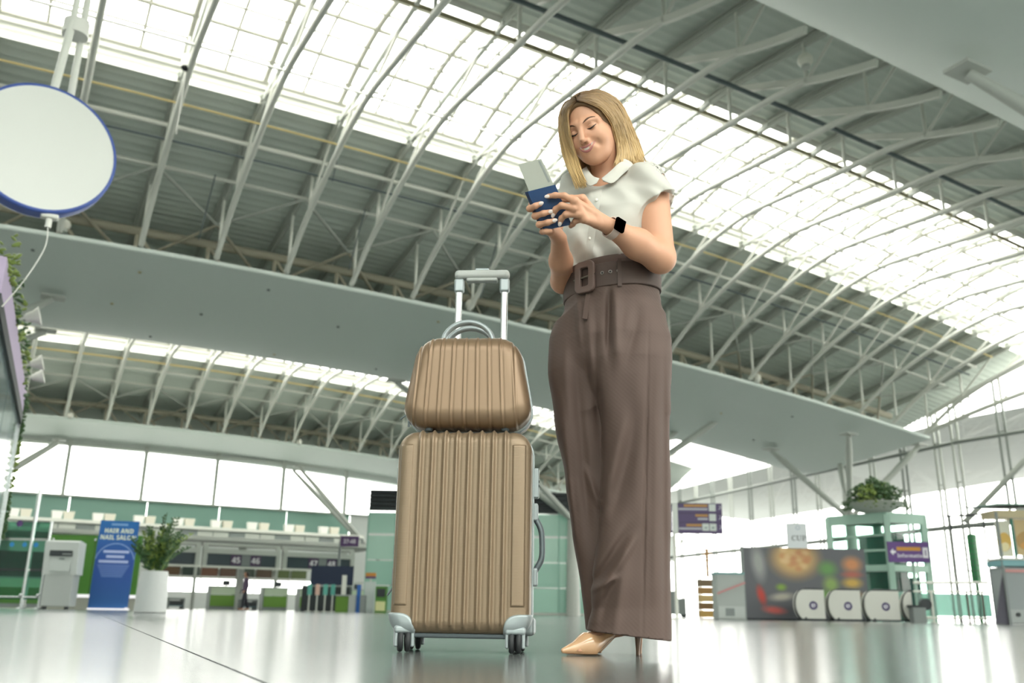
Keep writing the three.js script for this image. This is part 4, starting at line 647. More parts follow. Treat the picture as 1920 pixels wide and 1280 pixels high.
{ // glass lift with bowl planter and sign
  const t = thing('glass_lift', 'pale green framed glass lift shaft', 'lift', W(13.0, 0, 32), turnTo(-6)), gm = mat('#a9c9ba', 0.4), dg = mat('#3f6a63', 0.12), lg = glassMat('#b9ddd0');
  for (const [x, z] of [[-1.55, -1.2], [0.05, 0.3], [1.5, -0.4], [0.3, -1.9]]) mesh('corner_post', bx(0.2, 3.55, 0.2, x, 1.775, z), gm, t);
  for (const y of [0.1, 1.75, 3.42]) mesh('ring_beam', [bar(V(-1.55, y, -1.2), V(0.05, y, 0.3), 0.16, y > 3 ? 0.3 : 0.22), bar(V(0.05, y, 0.3), V(1.5, y, -0.4), 0.16, y > 3 ? 0.3 : 0.22), bar(V(1.5, y, -0.4), V(0.3, y, -1.9), 0.16, 0.2), bar(V(0.3, y, -1.9), V(-1.55, y, -1.2), 0.16, 0.2)], gm, t);
  mesh('mid_rail', [bar(V(-1.55, 2.35, -1.2), V(0.05, 2.35, 0.3), 0.06, 0.08), bar(V(-1.55, 2.85, -1.2), V(0.05, 2.85, 0.3), 0.06, 0.06)], gm, t);
  const wallq = (a, b, y0, y1) => rings([[V(a[0], y0, a[1]), V(b[0], y0, b[1])], [V(a[0], y1, a[1]), V(b[0], y1, b[1])]], false);
  mesh('pane', wallq([-1.5, -1.15], [0, 0.25], 1.9, 3.25), lg, t); mesh('pane', wallq([-1.5, -1.15], [0, 0.25], 0.2, 1.62), lg, t); mesh('pane', wallq([0.1, 0.27], [1.45, -0.37], 1.9, 3.25), lg, t); mesh('pane', wallq([0.1, 0.27], [1.45, -0.37], 0.2, 1.62), lg, t);
  mesh('cabin', [bx(1.3, 2.3, 1.0, 0.15, 1.75, -0.85)], dg, t); mesh('door', bx(0.6, 1.4, 0.05, 0.75, 0.75, -0.05), mat('#33564f', 0.2), t);
  mesh('roof_slab', plate([[-1.6, 1.25], [0.05, -0.4], [1.6, 0.35], [0.3, 2.0]], 0.12).rotateX(-Math.PI / 2).translate(0, 3.56, 0), gm, t);
  const b = thing('bowl_planter', 'wide pale bowl of green plants on top of the glass lift', 'planter', W(12.85, 3.62, 32.1), 0);
  mesh('bowl', new THREE.LatheGeometry([[0, 0], [0.35, 0.0], [0.7, 0.12], [0.98, 0.34], [0.95, 0.35], [0.66, 0.16], [0, 0.1]].map((q) => new THREE.Vector2(...q)), 40), mat('#c3c8bf', 0.5), b); mesh('soil', cyl(0.8, 0.9, 0.04, 0, 0.29, 0, 30), mat('#3b3128', 0.9), b);
  for (let k = 0; k < 16; k++) { const geos = [], a0 = k / 16 * 6.28, rad = k % 2 ? 0.75 : 0.35; for (let i = 0; i < 90; i++) { const a = a0 + rr(-0.35, 0.35), r = rad + rr(-0.3, 0.36), hh = (0.95 - r * 0.55) * rr(0.2, 1.05); const q = new THREE.SphereGeometry(rr(0.04, 0.085), 5, 4).scale(1, 0.3, 0.6); q.rotateX(rr(-1.2, 1.2)); q.rotateY(rr(0, 6)); geos.push(q.translate(Math.cos(a) * r, 0.32 + hh - (r > 0.95 ? 0.3 : 0), Math.sin(a) * r)); } mesh('leaf_clump', geos, k % 5 === 2 ? MO.leafLight : MO.leaf, b); }
  const tex = canvasTex(512, 256, (g, w, h) => { g.fillStyle = '#6a4a8c'; g.fillRect(0, 0, w, h); g.fillStyle = '#f0eef4'; g.font = 'bold 60px sans-serif'; g.fillText('Information', 108, 196); g.fillStyle = '#d69a3e'; g.fillRect(108, 66, 300, 46); g.fillStyle = '#f0eef4'; g.beginPath(); g.moveTo(24, 128); g.lineTo(64, 84); g.lineTo(64, 114); g.lineTo(96, 114); g.lineTo(96, 142); g.lineTo(64, 142); g.lineTo(64, 172); g.fill(); g.fillRect(432, 70, 66, 130); g.fillStyle = '#6a4a8c'; g.fillRect(458, 100, 14, 70); });
  const s = thing('information_sign', 'purple information sign with an arrow on the glass lift', 'sign', W(12.5, 0, 29), turnTo(-3)); panelPrint('sign_panel', 1.26, 0.63, 0.08, tex, MO.purple, s, 0, 2.1, 0); mesh('mast', [cyl(0.05, 0.05, 2.4, 0.15, 1.2, -0.1, 12), cyl(0.16, 0.16, 0.03, 0.15, 0.015, -0.1, 16)], gm, s);
}
{ // food booth at the right edge
  const t = thing('food_booth', 'grey food booth with bright posters and a dark awning', 'booth', W(14.6, 0, 26.8), turnTo(0));
  mesh('lower_body', [rbx(1.5, 1.55, 0.8, 0.02, 0.2, 0.78, 0)], mat('#9aa1a3', 0.5), t); mesh('skirting', bx(1.5, 0.36, 0.05, 0.2, 0.22, 0.42), mat('#adb3b2', 0.5), t); mesh('vent_grille', bx(0.3, 0.24, 0.03, 0.55, 0.24, 0.45), MO.greyMid, t); mesh('socket', cyl(0.06, 0.06, 0.04, 0, 0, 0, 12).rotateX(Math.PI / 2).translate(-0.35, 0.26, 0.46), MO.dark, t);
  mesh('counter_edge', bx(1.6, 0.16, 0.9, 0.2, 1.66, 0.02), mat('#7fb0b6', 0.4), t); mesh('counter_strip', bx(1.62, 0.05, 0.92, 0.2, 1.78, 0.02), M.white, t);
  const post = (c1, c2, c3) => canvasTex(128, 256, (g) => { g.fillStyle = c1; g.fillRect(0, 0, 128, 256); g.fillStyle = c2; g.beginPath(); g.ellipse(60, 150, 60, 70, 0.4, 0, 7); g.fill(); g.fillStyle = c3; g.beginPath(); g.ellipse(60, 185, 40, 30, -0.3, 0, 7); g.fill(); });
  panelPrint('poster', 0.42, 1.0, 0.04, post('#d9d9c8', '#d9b25a', '#e8ddb0'), M.white, t, -0.33, 2.35, 0.2); panelPrint('poster', 0.7, 1.0, 0.04, post('#c9b184', '#b8945c', '#d39a52'), M.white, t, 0.35, 2.4, 0.2); mesh('poster_post', bx(0.05, 1.1, 0.06, -0.06, 2.38, 0.22), mat('#2f7d6c', 0.5), t);
  mesh('head_board', bx(1.6, 0.2, 0.8, 0.2, 3.05, 0), mat('#cdbf9a', 0.5), t); mesh('awning', [...Array(10)].map((_, i) => bar(V(-1.05 + i * 0.22, 3.2 + i * 0.01, 0.5), V(-1.0 + i * 0.22, 3.32, -0.5), 0.03, 0.04)), MO.dark, t); mesh('awning_sheet', plate([[-0.9, 0.5], [1.2, 0.5], [1.2, -0.6], [-0.6, -0.6]], 0.04).rotateX(-Math.PI / 2).translate(0, 3.3, 0), mat('#8fb0a6', 0.4), t);
  mesh('barrier_tape', bx(1.5, 0.09, 0.01, 0.2, 1.45, 0.44), mat('#cf9a98', 0.6), t); mesh('corner_post', bx(0.06, 3.1, 0.06, -0.58, 1.55, 0.42), MO.greyMid, t); mesh('side_flap', plate([[-0.95, 0], [-0.52, 0], [-0.56, 1.4]], 0.05).translate(-0.02, 0, 0.35), mat('#5c5a66', 0.7), t);
  const n = thing('net_screen', 'dark wire net screen beside the food booth', 'net', W(13.75, 0, 28), turnTo(0)); const wires = []; for (let i = 0; i <= 8; i++) wires.push(rod(V(-0.15 + i * 0.1, 1.2, 0), V(-0.15 + i * 0.1, 3.1, 0), 0.008, 5)); for (let k = 0; k <= 12; k++) wires.push(rod(V(-0.3, 1.2 + k * 0.16, 0), V(0.7, 1.2 + k * 0.16, 0), 0.009, 5)); mesh('wire_mesh', wires, MO.dark, n); mesh('head_bar', rod(V(-0.4, 3.12, 0), V(0.75, 3.2, 0), 0.03, 8), MO.dark, n); mesh('post', [cyl(0.03, 0.03, 3.15, 0.72, 1.575, 0, 8), cyl(0.03, 0.03, 3.15, -0.3, 1.575, 0, 8)], MO.dark, n);
  tag(mesh('green_pillar', [rbx(0.24, 1.75, 0.24, 0.03, 0, 2.25, 0), cyl(0.05, 0.05, 1.4, 0, 0.7, 0, 10)].map((g) => { const p = W(17.05, 0, 34); return g.translate(p.x, p.y, p.z); }), mat('#1f7d43', 0.45)), 'bright green pillar seen past the net screen', 'pillar');
}
{ // shop stand and equipment left of the cabinet
  const s = thing('wooden_stand', 'yellow and brown wooden stand with a small pylon near the glass wall', 'stand', W(7.9, 0, 37), turnTo(0)); ['#c9a35e', '#8a6a44', '#d0b27a', '#a9824f', '#7d6a52'].forEach((c, i) => mesh('shelf_board', bx(0.8, 0.26, 0.4, 0, 0.16 + i * 0.29, 0), mat(c, 0.6), s)); mesh('pylon', [cyl(0.06, 0.06, 1.1, 0, 2.1, 0, 8), ...[0, 1, 2, 3].map((i) => bx(0.4, 0.05, 0.1, 0, 2.2 + i * 0.13, 0))], mat('#b98f5c', 0.6), s);
  const c = thing('grey_equipment', 'dark grey trolley equipment by the wayfinding mast', 'equipment', W(6.5, 0, 37), turnTo(0)); mesh('body', [bx(0.9, 0.6, 0.5, 0, 0.42, 0), bx(0.5, 0.3, 0.4, -0.1, 0.85, 0)], MO.greyMid, c); for (const x of [-0.35, 0.35]) mesh('wheel', new THREE.CylinderGeometry(0.12, 0.12, 0.08, 16).rotateX(Math.PI / 2).translate(x, 0.12, 0.2), MO.dark, c);
  const p = thing('pale_cabinet', 'tall pale teal cabinet behind the trouser leg', 'cabinet', W(5.25, 0, 37), turnTo(0)); mesh('body', bx(0.8, 1.35, 0.5, 0, 0.68, 0), mat('#9fb5af', 0.5), p); mesh('top', bx(0.6, 0.3, 0.3, -0.1, 1.5, 0), mat('#b4c6c0', 0.5), p);
}
// things hanging in the roof
{
  const cam = thing('security_camera', 'white dome security camera hanging under the roof light', 'camera', V(2.27, 12.6 + sag(2.27), -20.5)); mesh('body', cyl(0.1, 0.12, 0.3, 0, 0.1, 0, 16), M.white, cam); mesh('lens_dome', new THREE.SphereGeometry(0.1, 16, 8, 0, 6.3, Math.PI / 2, Math.PI / 2).translate(0, -0.05, 0), M.black, cam); mesh('stem', rod(V(0, 0.25, 0), V(0, 0.8, 0), 0.03, 8), M.steelGrey, cam); mesh('drop_cable', rod(V(0.02, -0.1, 0), V(0.05, -1.6, -0.5), 0.012, 5), M.white, cam);
  [[14.1, 12.1, -12.2, 'white globe lamp beside the pale overhead soffit'], [26.0, 10.2, -26.35, 'white globe lamp on the main soffit edge behind the traveller'], [12.95, 10.25, -26.35, 'white globe lamp on the main soffit edge above the suitcase'], [0.36, 10.25, -26.35, 'white globe lamp on the main soffit edge below the round sign'], [2.6, 10.1, -54.5, 'small globe lamp on the far soffit edge near the shop tower'], [15.4, 10.1, -54.5, 'small globe lamp on the far soffit edge above board 47']].forEach(([x, y, z, lab]) => { const o = thing('globe_lamp', lab, 'lamp', V(x, y + sag(x), z)); mesh('globe', new THREE.SphereGeometry(0.17, 18, 12), mat('#ecebe0', 0.4), o); mesh('cap', cyl(0.1, 0.1, 0.08, 0, -0.16, 0, 14), M.steelGrey, o); });
  [[3.9, -24.6, 'dark hanger rod near the round sign'], [8.4, -24.6, 'dark hanger rod above the soffit left of the suitcase handle'], [7.0, -23.2, 'dark hanger rod below the yellow conduit'], [13, -24.6, 'dark hanger rod above the suitcase handle']].forEach(([x, z, lab], i) => { const y = i === 2 ? 12.75 : 11.9; tag(mesh('hanger_rod', rod(V(x, y + sag(x), z), V(x - (i === 2 ? 0 : 0.1), y - (i === 2 ? 0.7 : 1.7) + sag(x), z - (i === 2 ? 0.4 : 0.9)), 0.018, 6), M.steelDark), lab, 'rod'); });
}

// ---------------------------------------------------------------- the traveller
const PO = { r: 0.3, d: 2.58 };
const person = thing('person', 'standing person in a white blouse and wide brown trousers holding a passport', 'person', W(PO.r, 0, PO.d), FACE);
function rayOf(px, py) { return FW.clone().addScaledVector(RR, (px - 960) / 1700).addScaledVector(UU, -(py - 640) / 1700); }
const toLocal = (w) => V(w.dot(RIGHT) - PO.r, w.y, PO.d - w.dot(HEAD));
function at(px, py, d) { const q = rayOf(px, py); return toLocal(q.multiplyScalar(d / q.dot(HEAD)).add(camera.position)); }   // measured joint at its own distance d
{
  const skin = new THREE.MeshPhysicalMaterial({ color: C('#d09d7f'), roughness: 0.5, side: THREE.DoubleSide, sheen: 0.25, sheenRoughness: 0.5, sheenColor: C('#d9a98c') });
  const blouseM = mat('#c6c5bd', 0.75, 0, { sheen: 0.3, sheenRoughness: 0.6, sheenColor: C('#ffffff') });
  const twill = dataTex(128, (u, v) => { const s = 0.5 + 0.5 * Math.sin((u + v) * Math.PI * 2 * 16); return [s, s, s]; }, false); twill.repeat.set(5, 5);
  const trouserM = mat('#57463f', 0.72, 0, { bumpMap: twill, bumpScale: 0.00012, sheen: 0.35, sheenRoughness: 0.5, sheenColor: C('#8d7a70') });
  const beltM = mat('#50403a', 0.65, 0, { sheen: 0.2, sheenRoughness: 0.5 });

  // ---- passport plane, square to the line of sight
  const pc = at(1031, 390, 2.29), pn = rayOf(1031, 390).normalize().negate();
  const pnL = V(pn.dot(RIGHT), pn.y, -pn.dot(HEAD));                          // plane normal in the person's axes
  const camL = toLocal(camera.position.clone());
  const onPass = (px, py, off = 0) => { const q = rayOf(px, py), dl = V(q.dot(RIGHT), q.y, -q.dot(HEAD)); const t = (pc.clone().addScaledVector(pnL, off).sub(camL)).dot(pnL) / dl.dot(pnL); return camL.clone().addScaledVector(dl, t); };

  // ---- joints
  const J = { shL: at(1220, 352, 2.53), elL: at(1238, 484, 2.46), wrL: at(1142, 424, 2.345), shR: at(1080, 358, 2.69), elR: at(1055, 528, 2.62), wrR: at(1048, 447, 2.415), neck: at(1136, 340, 2.62), neckT: at(1128, 268, 2.555) };
  const torsoYaw = -26 * D2R, tc = at(1150, 420, 2.6), cosT = Math.cos(torsoYaw), sinT = Math.sin(torsoYaw);
  const torso = (x, y, z, tab, grow) => {                                     // elliptical trunk in the trunk's own axes
    const dx = x - tc.x, dz = z - tc.z, bxx = dx * cosT - dz * sinT, bz = dx * sinT + dz * cosT, [a, b, cx, cz] = lerpTable(tab, y);
    const px = (bxx - cx) / (a + grow), pz = (bz - cz) / (b + grow), k = Math.hypot(px, pz); return (k - 1) * Math.min(a, b) * 0.95;
  };
  const trunkTab = [[0.98, 0.13, 0.10, -0.012, 0], [1.06, 0.118, 0.092, -0.01, 0], [1.14, 0.115, 0.09, -0.005, 0.002], [1.24, 0.135, 0.108, 0, 0.012], [1.32, 0.145, 0.098, 0.0, 0.002], [1.385, 0.13, 0.075, 0.0, -0.012], [1.43, 0.07, 0.055, 0, -0.02], [1.46, 0.04, 0.04, 0, -0.02]];
  // ---- head in its own axes: x to her left, y up, z out of the face
  const headRot = new THREE.Quaternion().setFromEuler(new THREE.Euler(24 * D2R, -30 * D2R, 9 * D2R, 'YXZ'));
  const eyeMid = at(1090, 242, 2.475), headO = eyeMid.clone().sub(V(0, 0, 0.085).applyQuaternion(headRot)), headInv = headRot.clone().invert();
  const H2L = (x, y, z) => V(x, y, z).applyQuaternion(headRot).add(headO);
  const cranium = (x, y, z) => ell(x, y, z, 0, 0.033, -0.018, 0.072, 0.086, 0.093);
  const headF = (x, y, z) => {
    const ax = Math.abs(x);
    let d = cranium(x, y, z);
    d = smin(d, ell(x, y, z, 0, -0.028, 0.02, 0.061, 0.082, 0.068), 0.03);
    d = smin(d, ell(x, y, z, 0, -0.072, 0.044, 0.038, 0.032, 0.04), 0.03);
    d = smin(d, Math.hypot(x, y + 0.0935, z - 0.067) - 0.0145, 0.028);        // chin
    d = smin(d, ell(ax, y, z, 0.040, -0.036, 0.055, 0.022, 0.022, 0.024), 0.022);   // cheeks lifted by the smile
    d = smin(d, caps(ax, y, z, V(0.008, 0.016, 0.082), V(0.046, 0.014, 0.062), 0.011, 0.010), 0.016);
    d = smax(d, -(ell(ax, y, z, 0.032, -0.003, 0.099, 0.019, 0.012, 0.017)), 0.014);   // eye hollows
    d = smin(d, Math.hypot(ax - 0.031, y + 0.003, z - 0.0695) - 0.0145, 0.004);       // lowered lids
    d = smin(d, caps(x, y, z, V(0, 0.012, 0.087), V(0, -0.036, 0.107), 0.0065, 0.0098), 0.012);
    d = smin(d, Math.hypot(ax - 0.0115, y + 0.041, z - 0.0935) - 0.0075, 0.008);
    d = smax(d, -(Math.hypot(ax - 0.0065, y + 0.0485, z - 0.1015) - 0.0028), 0.003);
    d = smin(d, ell(x, y, z, 0, -0.061, 0.076, 0.031, 0.016, 0.015), 0.014);          // mouth mound
    d = smax(d, -caps(ax, y, z, V(0.022, -0.040, 0.098), V(0.039, -0.062, 0.082), 0.004, 0.004), 0.014);   // smile fold
    d = smin(d, ell(ax, y, z, 0.066, -0.008, -0.012, 0.008, 0.026, 0.017), 0.006);    // ears, under the hair
    return d;
  };
  const faceZ = (x, y) => { let z = 0.13; for (let i = 0; i < 240; i++) { if (headF(x, y, z) < 0) break; z -= 0.0005; } return z; };
  const headG = sdfMesh(headF, [-0.085, -0.13, -0.12], [0.085, 0.125, 0.125], 0.0024).applyQuaternion(headRot).translate(headO.x, headO.y, headO.z);
  // ---- arms, neck, trunk, legs
  const armF = (x, y, z) => {
    let d = caps(x, y, z, J.shL, J.elL, 0.053, 0.043);
    d = smin(d, caps(x, y, z, J.elL, J.wrL.clone().lerp(J.elL, 0.55), 0.042, 0.043), 0.02); d = smin(d, caps(x, y, z, J.wrL.clone().lerp(J.elL, 0.55), J.wrL, 0.042, 0.0245), 0.02);
    let e = caps(x, y, z, J.shR, J.elR, 0.045, 0.034);
    e = smin(e, caps(x, y, z, J.elR, J.wrR.clone().lerp(J.elR, 0.5), 0.034, 0.033), 0.02); e = smin(e, caps(x, y, z, J.wrR.clone().lerp(J.elR, 0.5), J.wrR, 0.033, 0.0225), 0.02);
    let t = torso(x, y, z, trunkTab, -0.012);
    t = smin(t, caps(x, y, z, J.shL, J.shR, 0.045, 0.045), 0.04); t = Math.max(t, 0.98 - y);
    const n = caps(x, y, z, J.neck, J.neckT, 0.047, 0.045);
    return smin(smin(smin(d, e, 0.01), t, 0.025), n, 0.03);
  };
  const bodyG = sdfMesh(armF, [-0.26, 0.94, -0.24], [0.26, 1.56, 0.32], 0.0066);
  // ---- hands: palm from wrist to knuckles, three bones to a finger
  const fingers = [], nails = [];
  const finger = (pts, r0, r1) => { for (let i = 0; i + 1 < pts.length; i++) { const f = (k) => r0 + (r1 - r0) * k / (pts.length - 1); fingers.push([pts[i], pts[i + 1], f(i), f(i + 1)]); } };
  const nail = (tip, prev, up) => { const dir = tip.clone().sub(prev).normalize(), n = up.clone().addScaledVector(dir, -up.dot(dir)).normalize(), s = new THREE.Vector3().crossVectors(n, dir); const g = new THREE.SphereGeometry(1, 14, 10); g.scale(0.0052, 0.0022, 0.0078); g.applyMatrix4(new THREE.Matrix4().makeBasis(s, n, dir)); const p = tip.clone().addScaledVector(n, 0.0058).addScaledVector(dir, 0.0022); nails.push(g.translate(p.x, p.y, p.z)); };
  // left hand (holds the cover edge from the right)
  const LK = [onPass(1078, 377, 0.028), onPass(1077, 391, 0.030), onPass(1085, 402, 0.028), onPass(1096, 411, 0.022)];
  const Lf = [[LK[0], onPass(1058, 367, 0.020), onPass(1041, 366, 0.013), onPass(1028, 368, 0.010)], [LK[1], onPass(1053, 385, 0.024), onPass(1042, 392, 0.015), onPass(1038, 401, 0.010)], [LK[2], onPass(1061, 402, 0.023), onPass(1053, 409, 0.014), onPass(1050.5, 417, 0.010)], [LK[3], onPass(1079, 414, 0.012), onPass(1074, 420, 0.0), onPass(1070, 424, -0.006)]];
  Lf.forEach((p, i) => { finger(p, i === 3 ? 0.0083 : 0.0094, i === 3 ? 0.0062 : 0.0068); if (i < 3) nail(p[3], p[2], pnL); });
  LK.forEach((k, i) => fingers.push([J.wrL, k, 0.0225 - i * 0.001, 0.0112]));
  fingers.push([LK[0], LK[3], 0.011, 0.0105], [J.wrL.clone().lerp(LK[0], 0.45), J.wrL.clone().lerp(LK[3], 0.5), 0.0175, 0.0155]);
  const thL = [J.wrL.clone().lerp(LK[0], 0.3).addScaledVector(pnL, -0.012), onPass(1092, 372, -0.012), onPass(1070, 372, -0.016), onPass(1055, 375, -0.014)]; finger(thL, 0.013, 0.008);
  // right hand (wraps the cover from the left)
  const RK = [onPass(1014, 393, -0.034), onPass(1020, 409, -0.036), onPass(1026, 423, -0.034), onPass(1032, 434, -0.030)];
  const Rf = [[RK[0], onPass(993, 391, -0.004), onPass(1004, 386, 0.012), onPass(1013, 382, 0.0115)], [RK[1], onPass(1003, 405, -0.003), onPass(1019, 400, 0.0125), onPass(1031, 397, 0.0115)], [RK[2], onPass(1011, 421, -0.003), onPass(1027, 417, 0.0125), onPass(1038.5, 413.5, 0.0115)], [RK[3], onPass(1017, 434, -0.012), onPass(1024, 434, 0.002), onPass(1032, 433, 0.004)]];
  Rf.forEach((p, i) => { finger(p, i === 3 ? 0.0085 : 0.0096, i === 3 ? 0.0065 : 0.007); if (i < 3) nail(p[3], p[2], pnL); });
  RK.forEach((k, i) => fingers.push([J.wrR, k, 0.022 - i * 0.001, 0.012]));
  fingers.push([RK[0], RK[3], 0.012, 0.011]);
  const thR = [J.wrR.clone().lerp(RK[0], 0.35), onPass(1008, 400, -0.045), onPass(998, 384, -0.024), onPass(1000, 376, -0.016)]; finger(thR, 0.0135, 0.0085);
  const handF = (x, y, z) => { let d = 1; for (const [a, b, ra, rb] of fingers) { const q = caps(x, y, z, a, b, ra, rb); d = d < q ? (q - d < 0.006 ? smin(d, q, 0.0055) : d) : (d - q < 0.006 ? smin(d, q, 0.0055) : q); } return d; };
  const bb = new THREE.Box3(); fingers.forEach(([a, b]) => { bb.expandByPoint(a); bb.expandByPoint(b); }); bb.expandByScalar(0.028);
  const handG = sdfMesh(handF, bb.min.toArray(), bb.max.toArray(), 0.0021);
  // ---- legs and feet inside trousers and shoes
  const hipL = at(1185, 600, 2.55), hipR = at(1100, 600, 2.63), ankL = at(1165, 1165, 2.57), ankR = at(1170, 1160, 2.66), toeL = at(1085, 1216, 2.5);
  const legF = (x, y, z) => { let d = caps(x, y, z, hipL, ankL, 0.075, 0.035); d = Math.min(d, caps(x, y, z, hipR, ankR, 0.075, 0.035)); d = smin(d, caps(x, y, z, ankL, toeL, 0.03, 0.016), 0.02); return d; };
  const legG = sdfMesh(legF, [-0.3, 0.005, -0.24], [0.25, 1.0, 0.24], 0.011);
  const skinBody = mesh('body', [bodyG, headG, handG, legG], skin, person);
  const nailM = mat('#e9dcd6', 0.3); for (const n of nails) mesh('fingernail', n, nailM, person);
  // ---- face details
  {
    const lipM = mat('#b87672', 0.4), lashM = mat('#2a1d18', 0.7), browM = mat('#5d4231', 0.8), toothM = mat('#d0cabf', 0.3);
    const ribbon = (fx, n, r0) => { const rows = []; for (let i = 0; i <= n; i++) { const s = -1 + 2 * i / n, [x, y, rv, off, flat] = fx(s), z = faceZ(x, y) + off, row = []; for (let k = 0; k < 10; k++) { const a = k / 10 * Math.PI * 2; row.push(H2L(x, y + Math.cos(a) * rv, z + Math.sin(a) * rv * flat)); } rows.push(row); } return rings(rows, true, true, true); };
    mesh('lips', [ribbon((s) => [0.031 * s, -0.0565 + 0.0088 * s * s - 0.0012 * Math.exp(-s * s * 40), 0.0008 + 0.003 * (1 - s * s), -0.0006, 0.75], 26), ribbon((s) => [0.0305 * s, -0.0708 + 0.0226 * s * s, 0.0008 + 0.0037 * (1 - s * s), -0.0004, 0.8], 26)], lipM, person);
    const teeth = []; for (let i = 0; i <= 20; i++) { const s = -1 + i / 10, x = 0.0245 * s, y0 = -0.0682 + 0.0190 * s * s, y1 = -0.0580 + 0.0088 * s * s; teeth.push([y0, (y0 + y1) / 2, y1].map((y) => H2L(x, y, faceZ(x, -0.0625) + 0.0006 - Math.abs(s) * 0.0012))); } mesh('teeth', rings(teeth, false), toothM, person);
    const eyes = [], brows = [], whites = [];
    for (const k of [-1, 1]) {
      eyes.push(ribbon((s) => [k * (0.0315 + 0.0150 * s), -0.0085 + 0.0052 * s * s + 0.0022 * s, 0.0006 + 0.0019 * (1 - s * s * 0.9), 0.0004, 0.7], 16));
      brows.push(ribbon((s) => [k * (0.0315 + 0.0185 * s), 0.0225 + 0.0035 * s - 0.0062 * s * s, 0.0008 + 0.0026 * (1 - s * s) * (s < 0 ? 1 : 0.8), 0.0002, 0.5], 16));
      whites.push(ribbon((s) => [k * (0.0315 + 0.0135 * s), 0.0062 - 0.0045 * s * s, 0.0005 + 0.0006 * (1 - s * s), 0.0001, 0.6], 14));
    }
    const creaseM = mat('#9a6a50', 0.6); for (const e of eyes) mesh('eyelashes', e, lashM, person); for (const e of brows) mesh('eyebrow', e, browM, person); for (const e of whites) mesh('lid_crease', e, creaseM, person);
  }
  // ---- hair: locks laid from the parting, darker at the roots
  {
    const pos = [], nor = [], col = [], idx = [], root = C('#5f4833'), mid = C('#a5865a'), end = C('#cfb07a'), dark = C('#4a3a2b');
    const lock = (pts, r, tone) => {
      const cv = new THREE.CatmullRomCurve3(pts, false, 'centripetal'), n = 18, fr = cv.computeFrenetFrames(n, false), m = 6;
      for (let i = 0; i <= n; i++) { const u = i / n, p = cv.getPoint(u), rad = r * (0.55 + 0.45 * Math.sin(Math.PI * Math.min(1, u * 1.4 + 0.15))) * (u > 0.85 ? 1 - (u - 0.85) * 5.2 : 1) + 0.0002; const c = u < 0.35 ? root.clone().lerp(mid, u / 0.35) : mid.clone().lerp(end, (u - 0.35) / 0.65); c.lerp(dark, tone); 
        for (let k = 0; k < m; k++) { const a = k / m * Math.PI * 2, nx = fr.normals[i].clone().multiplyScalar(Math.cos(a)).addScaledVector(fr.binormals[i], Math.sin(a)); pos.push(p.x + nx.x * rad, p.y + nx.y * rad, p.z + nx.z * rad); nor.push(nx.x, nx.y, nx.z); col.push(c.r, c.g, c.b); }
        if (i) { const b = pos.length / 3 - 2 * m; for (let k = 0; k < m; k++) { const k2 = (k + 1) % m; idx.push(b + k, b + k2, b + m + k2, b + k, b + m + k2, b + m + k); } } }
    };
    const R0 = [[1083, 188, 2.47], [1108, 192, 2.475], [1138, 214, 2.50], [1153, 256, 2.525], [1158, 288, 2.535], [1152, 311, 2.53]], R1 = [[1086, 179, 2.50], [1126, 172, 2.55], [1164, 196, 2.57], [1187, 243, 2.62], [1200, 278, 2.635], [1210, 307, 2.64]];
    const L0 = [[1080, 189, 2.47], [1067, 204, 2.49], [1064, 231, 2.51], [1072, 266, 2.53], [1084, 304, 2.52], [1099, 347, 2.48]], L1 = [[1078, 183, 2.50], [1060, 197, 2.53], [1050, 220, 2.55], [1048, 250, 2.555], [1060, 300, 2.54], [1081, 352, 2.50]];
    const B0 = [[1090, 182, 2.52], [1080, 215, 2.59], [1078, 255, 2.60], [1082, 290, 2.595], [1088, 322, 2.58], [1096, 348, 2.56]], B1 = [[1115, 178, 2.54], [1165, 205, 2.66], [1180, 245, 2.69], [1190, 280, 2.69], [1196, 300, 2.68], [1200, 315, 2.67]];
    const skullHit = (px, py) => { for (let d = 2.40; d < 2.70; d += 0.002) { const q = at(px, py, d).sub(headO).applyQuaternion(headInv); if (Math.min(headF(q.x, q.y, q.z), cranium(q.x, q.y, q.z) - 0.008) < 0.002) return d; } return 0; };
    const mix = (A, B, u, j, hug = true) => A.map((a, i) => { const b = B[i], w = i === 0 ? 0.6 : 1, px = a[0] + (b[0] - a[0]) * u + rr(-1, 1) * j * w, py = a[1] + (b[1] - a[1]) * u + rr(-1, 1) * j * w + (i === 5 ? rr(-9, 4) : 0); let d = a[2] + (b[2] - a[2]) * u; if (hug && i < 4) { const h = skullHit(px, py); if (h) d = h - (i < 2 ? 0.004 : 0.007); } return at(px, py, d + rr(-0.005, 0.005)); });
    for (let i = 0; i < 240; i++) lock(mix(R0, R1, (i + rnd()) / 240, 2.6), rr(0.0022, 0.0052), rnd() < 0.25 ? rr(0.15, 0.4) : rr(0, 0.12));
    for (let i = 0; i < 120; i++) lock(mix(L0, L1, (i + rnd()) / 120, 2.2), rr(0.002, 0.0048), rnd() < 0.2 ? rr(0.15, 0.35) : rr(0, 0.1));
    for (let i = 0; i < 150; i++) lock(mix(B0, B1, (i + rnd()) / 150, 3, false), rr(0.006, 0.009), rr(0.3, 0.6));
    for (let i = 0; i < 14; i++) lock(mix(R0, R1, rr(0.0, 0.2), 4), 0.0012, 0), lock(mix(L0, L1, rr(0.7, 1.08), 4), 0.0012, 0);
    const g = new THREE.BufferGeometry(); g.setAttribute('position', new THREE.Float32BufferAttribute(pos, 3)); g.setAttribute('normal', new THREE.Float32BufferAttribute(nor, 3)); g.setAttribute('color', new THREE.Float32BufferAttribute(col, 3)); g.setIndex(idx);
    const hm = new THREE.MeshPhysicalMaterial({ color: 0xffffff, vertexColors: true, roughness: 0.42, side: THREE.DoubleSide });
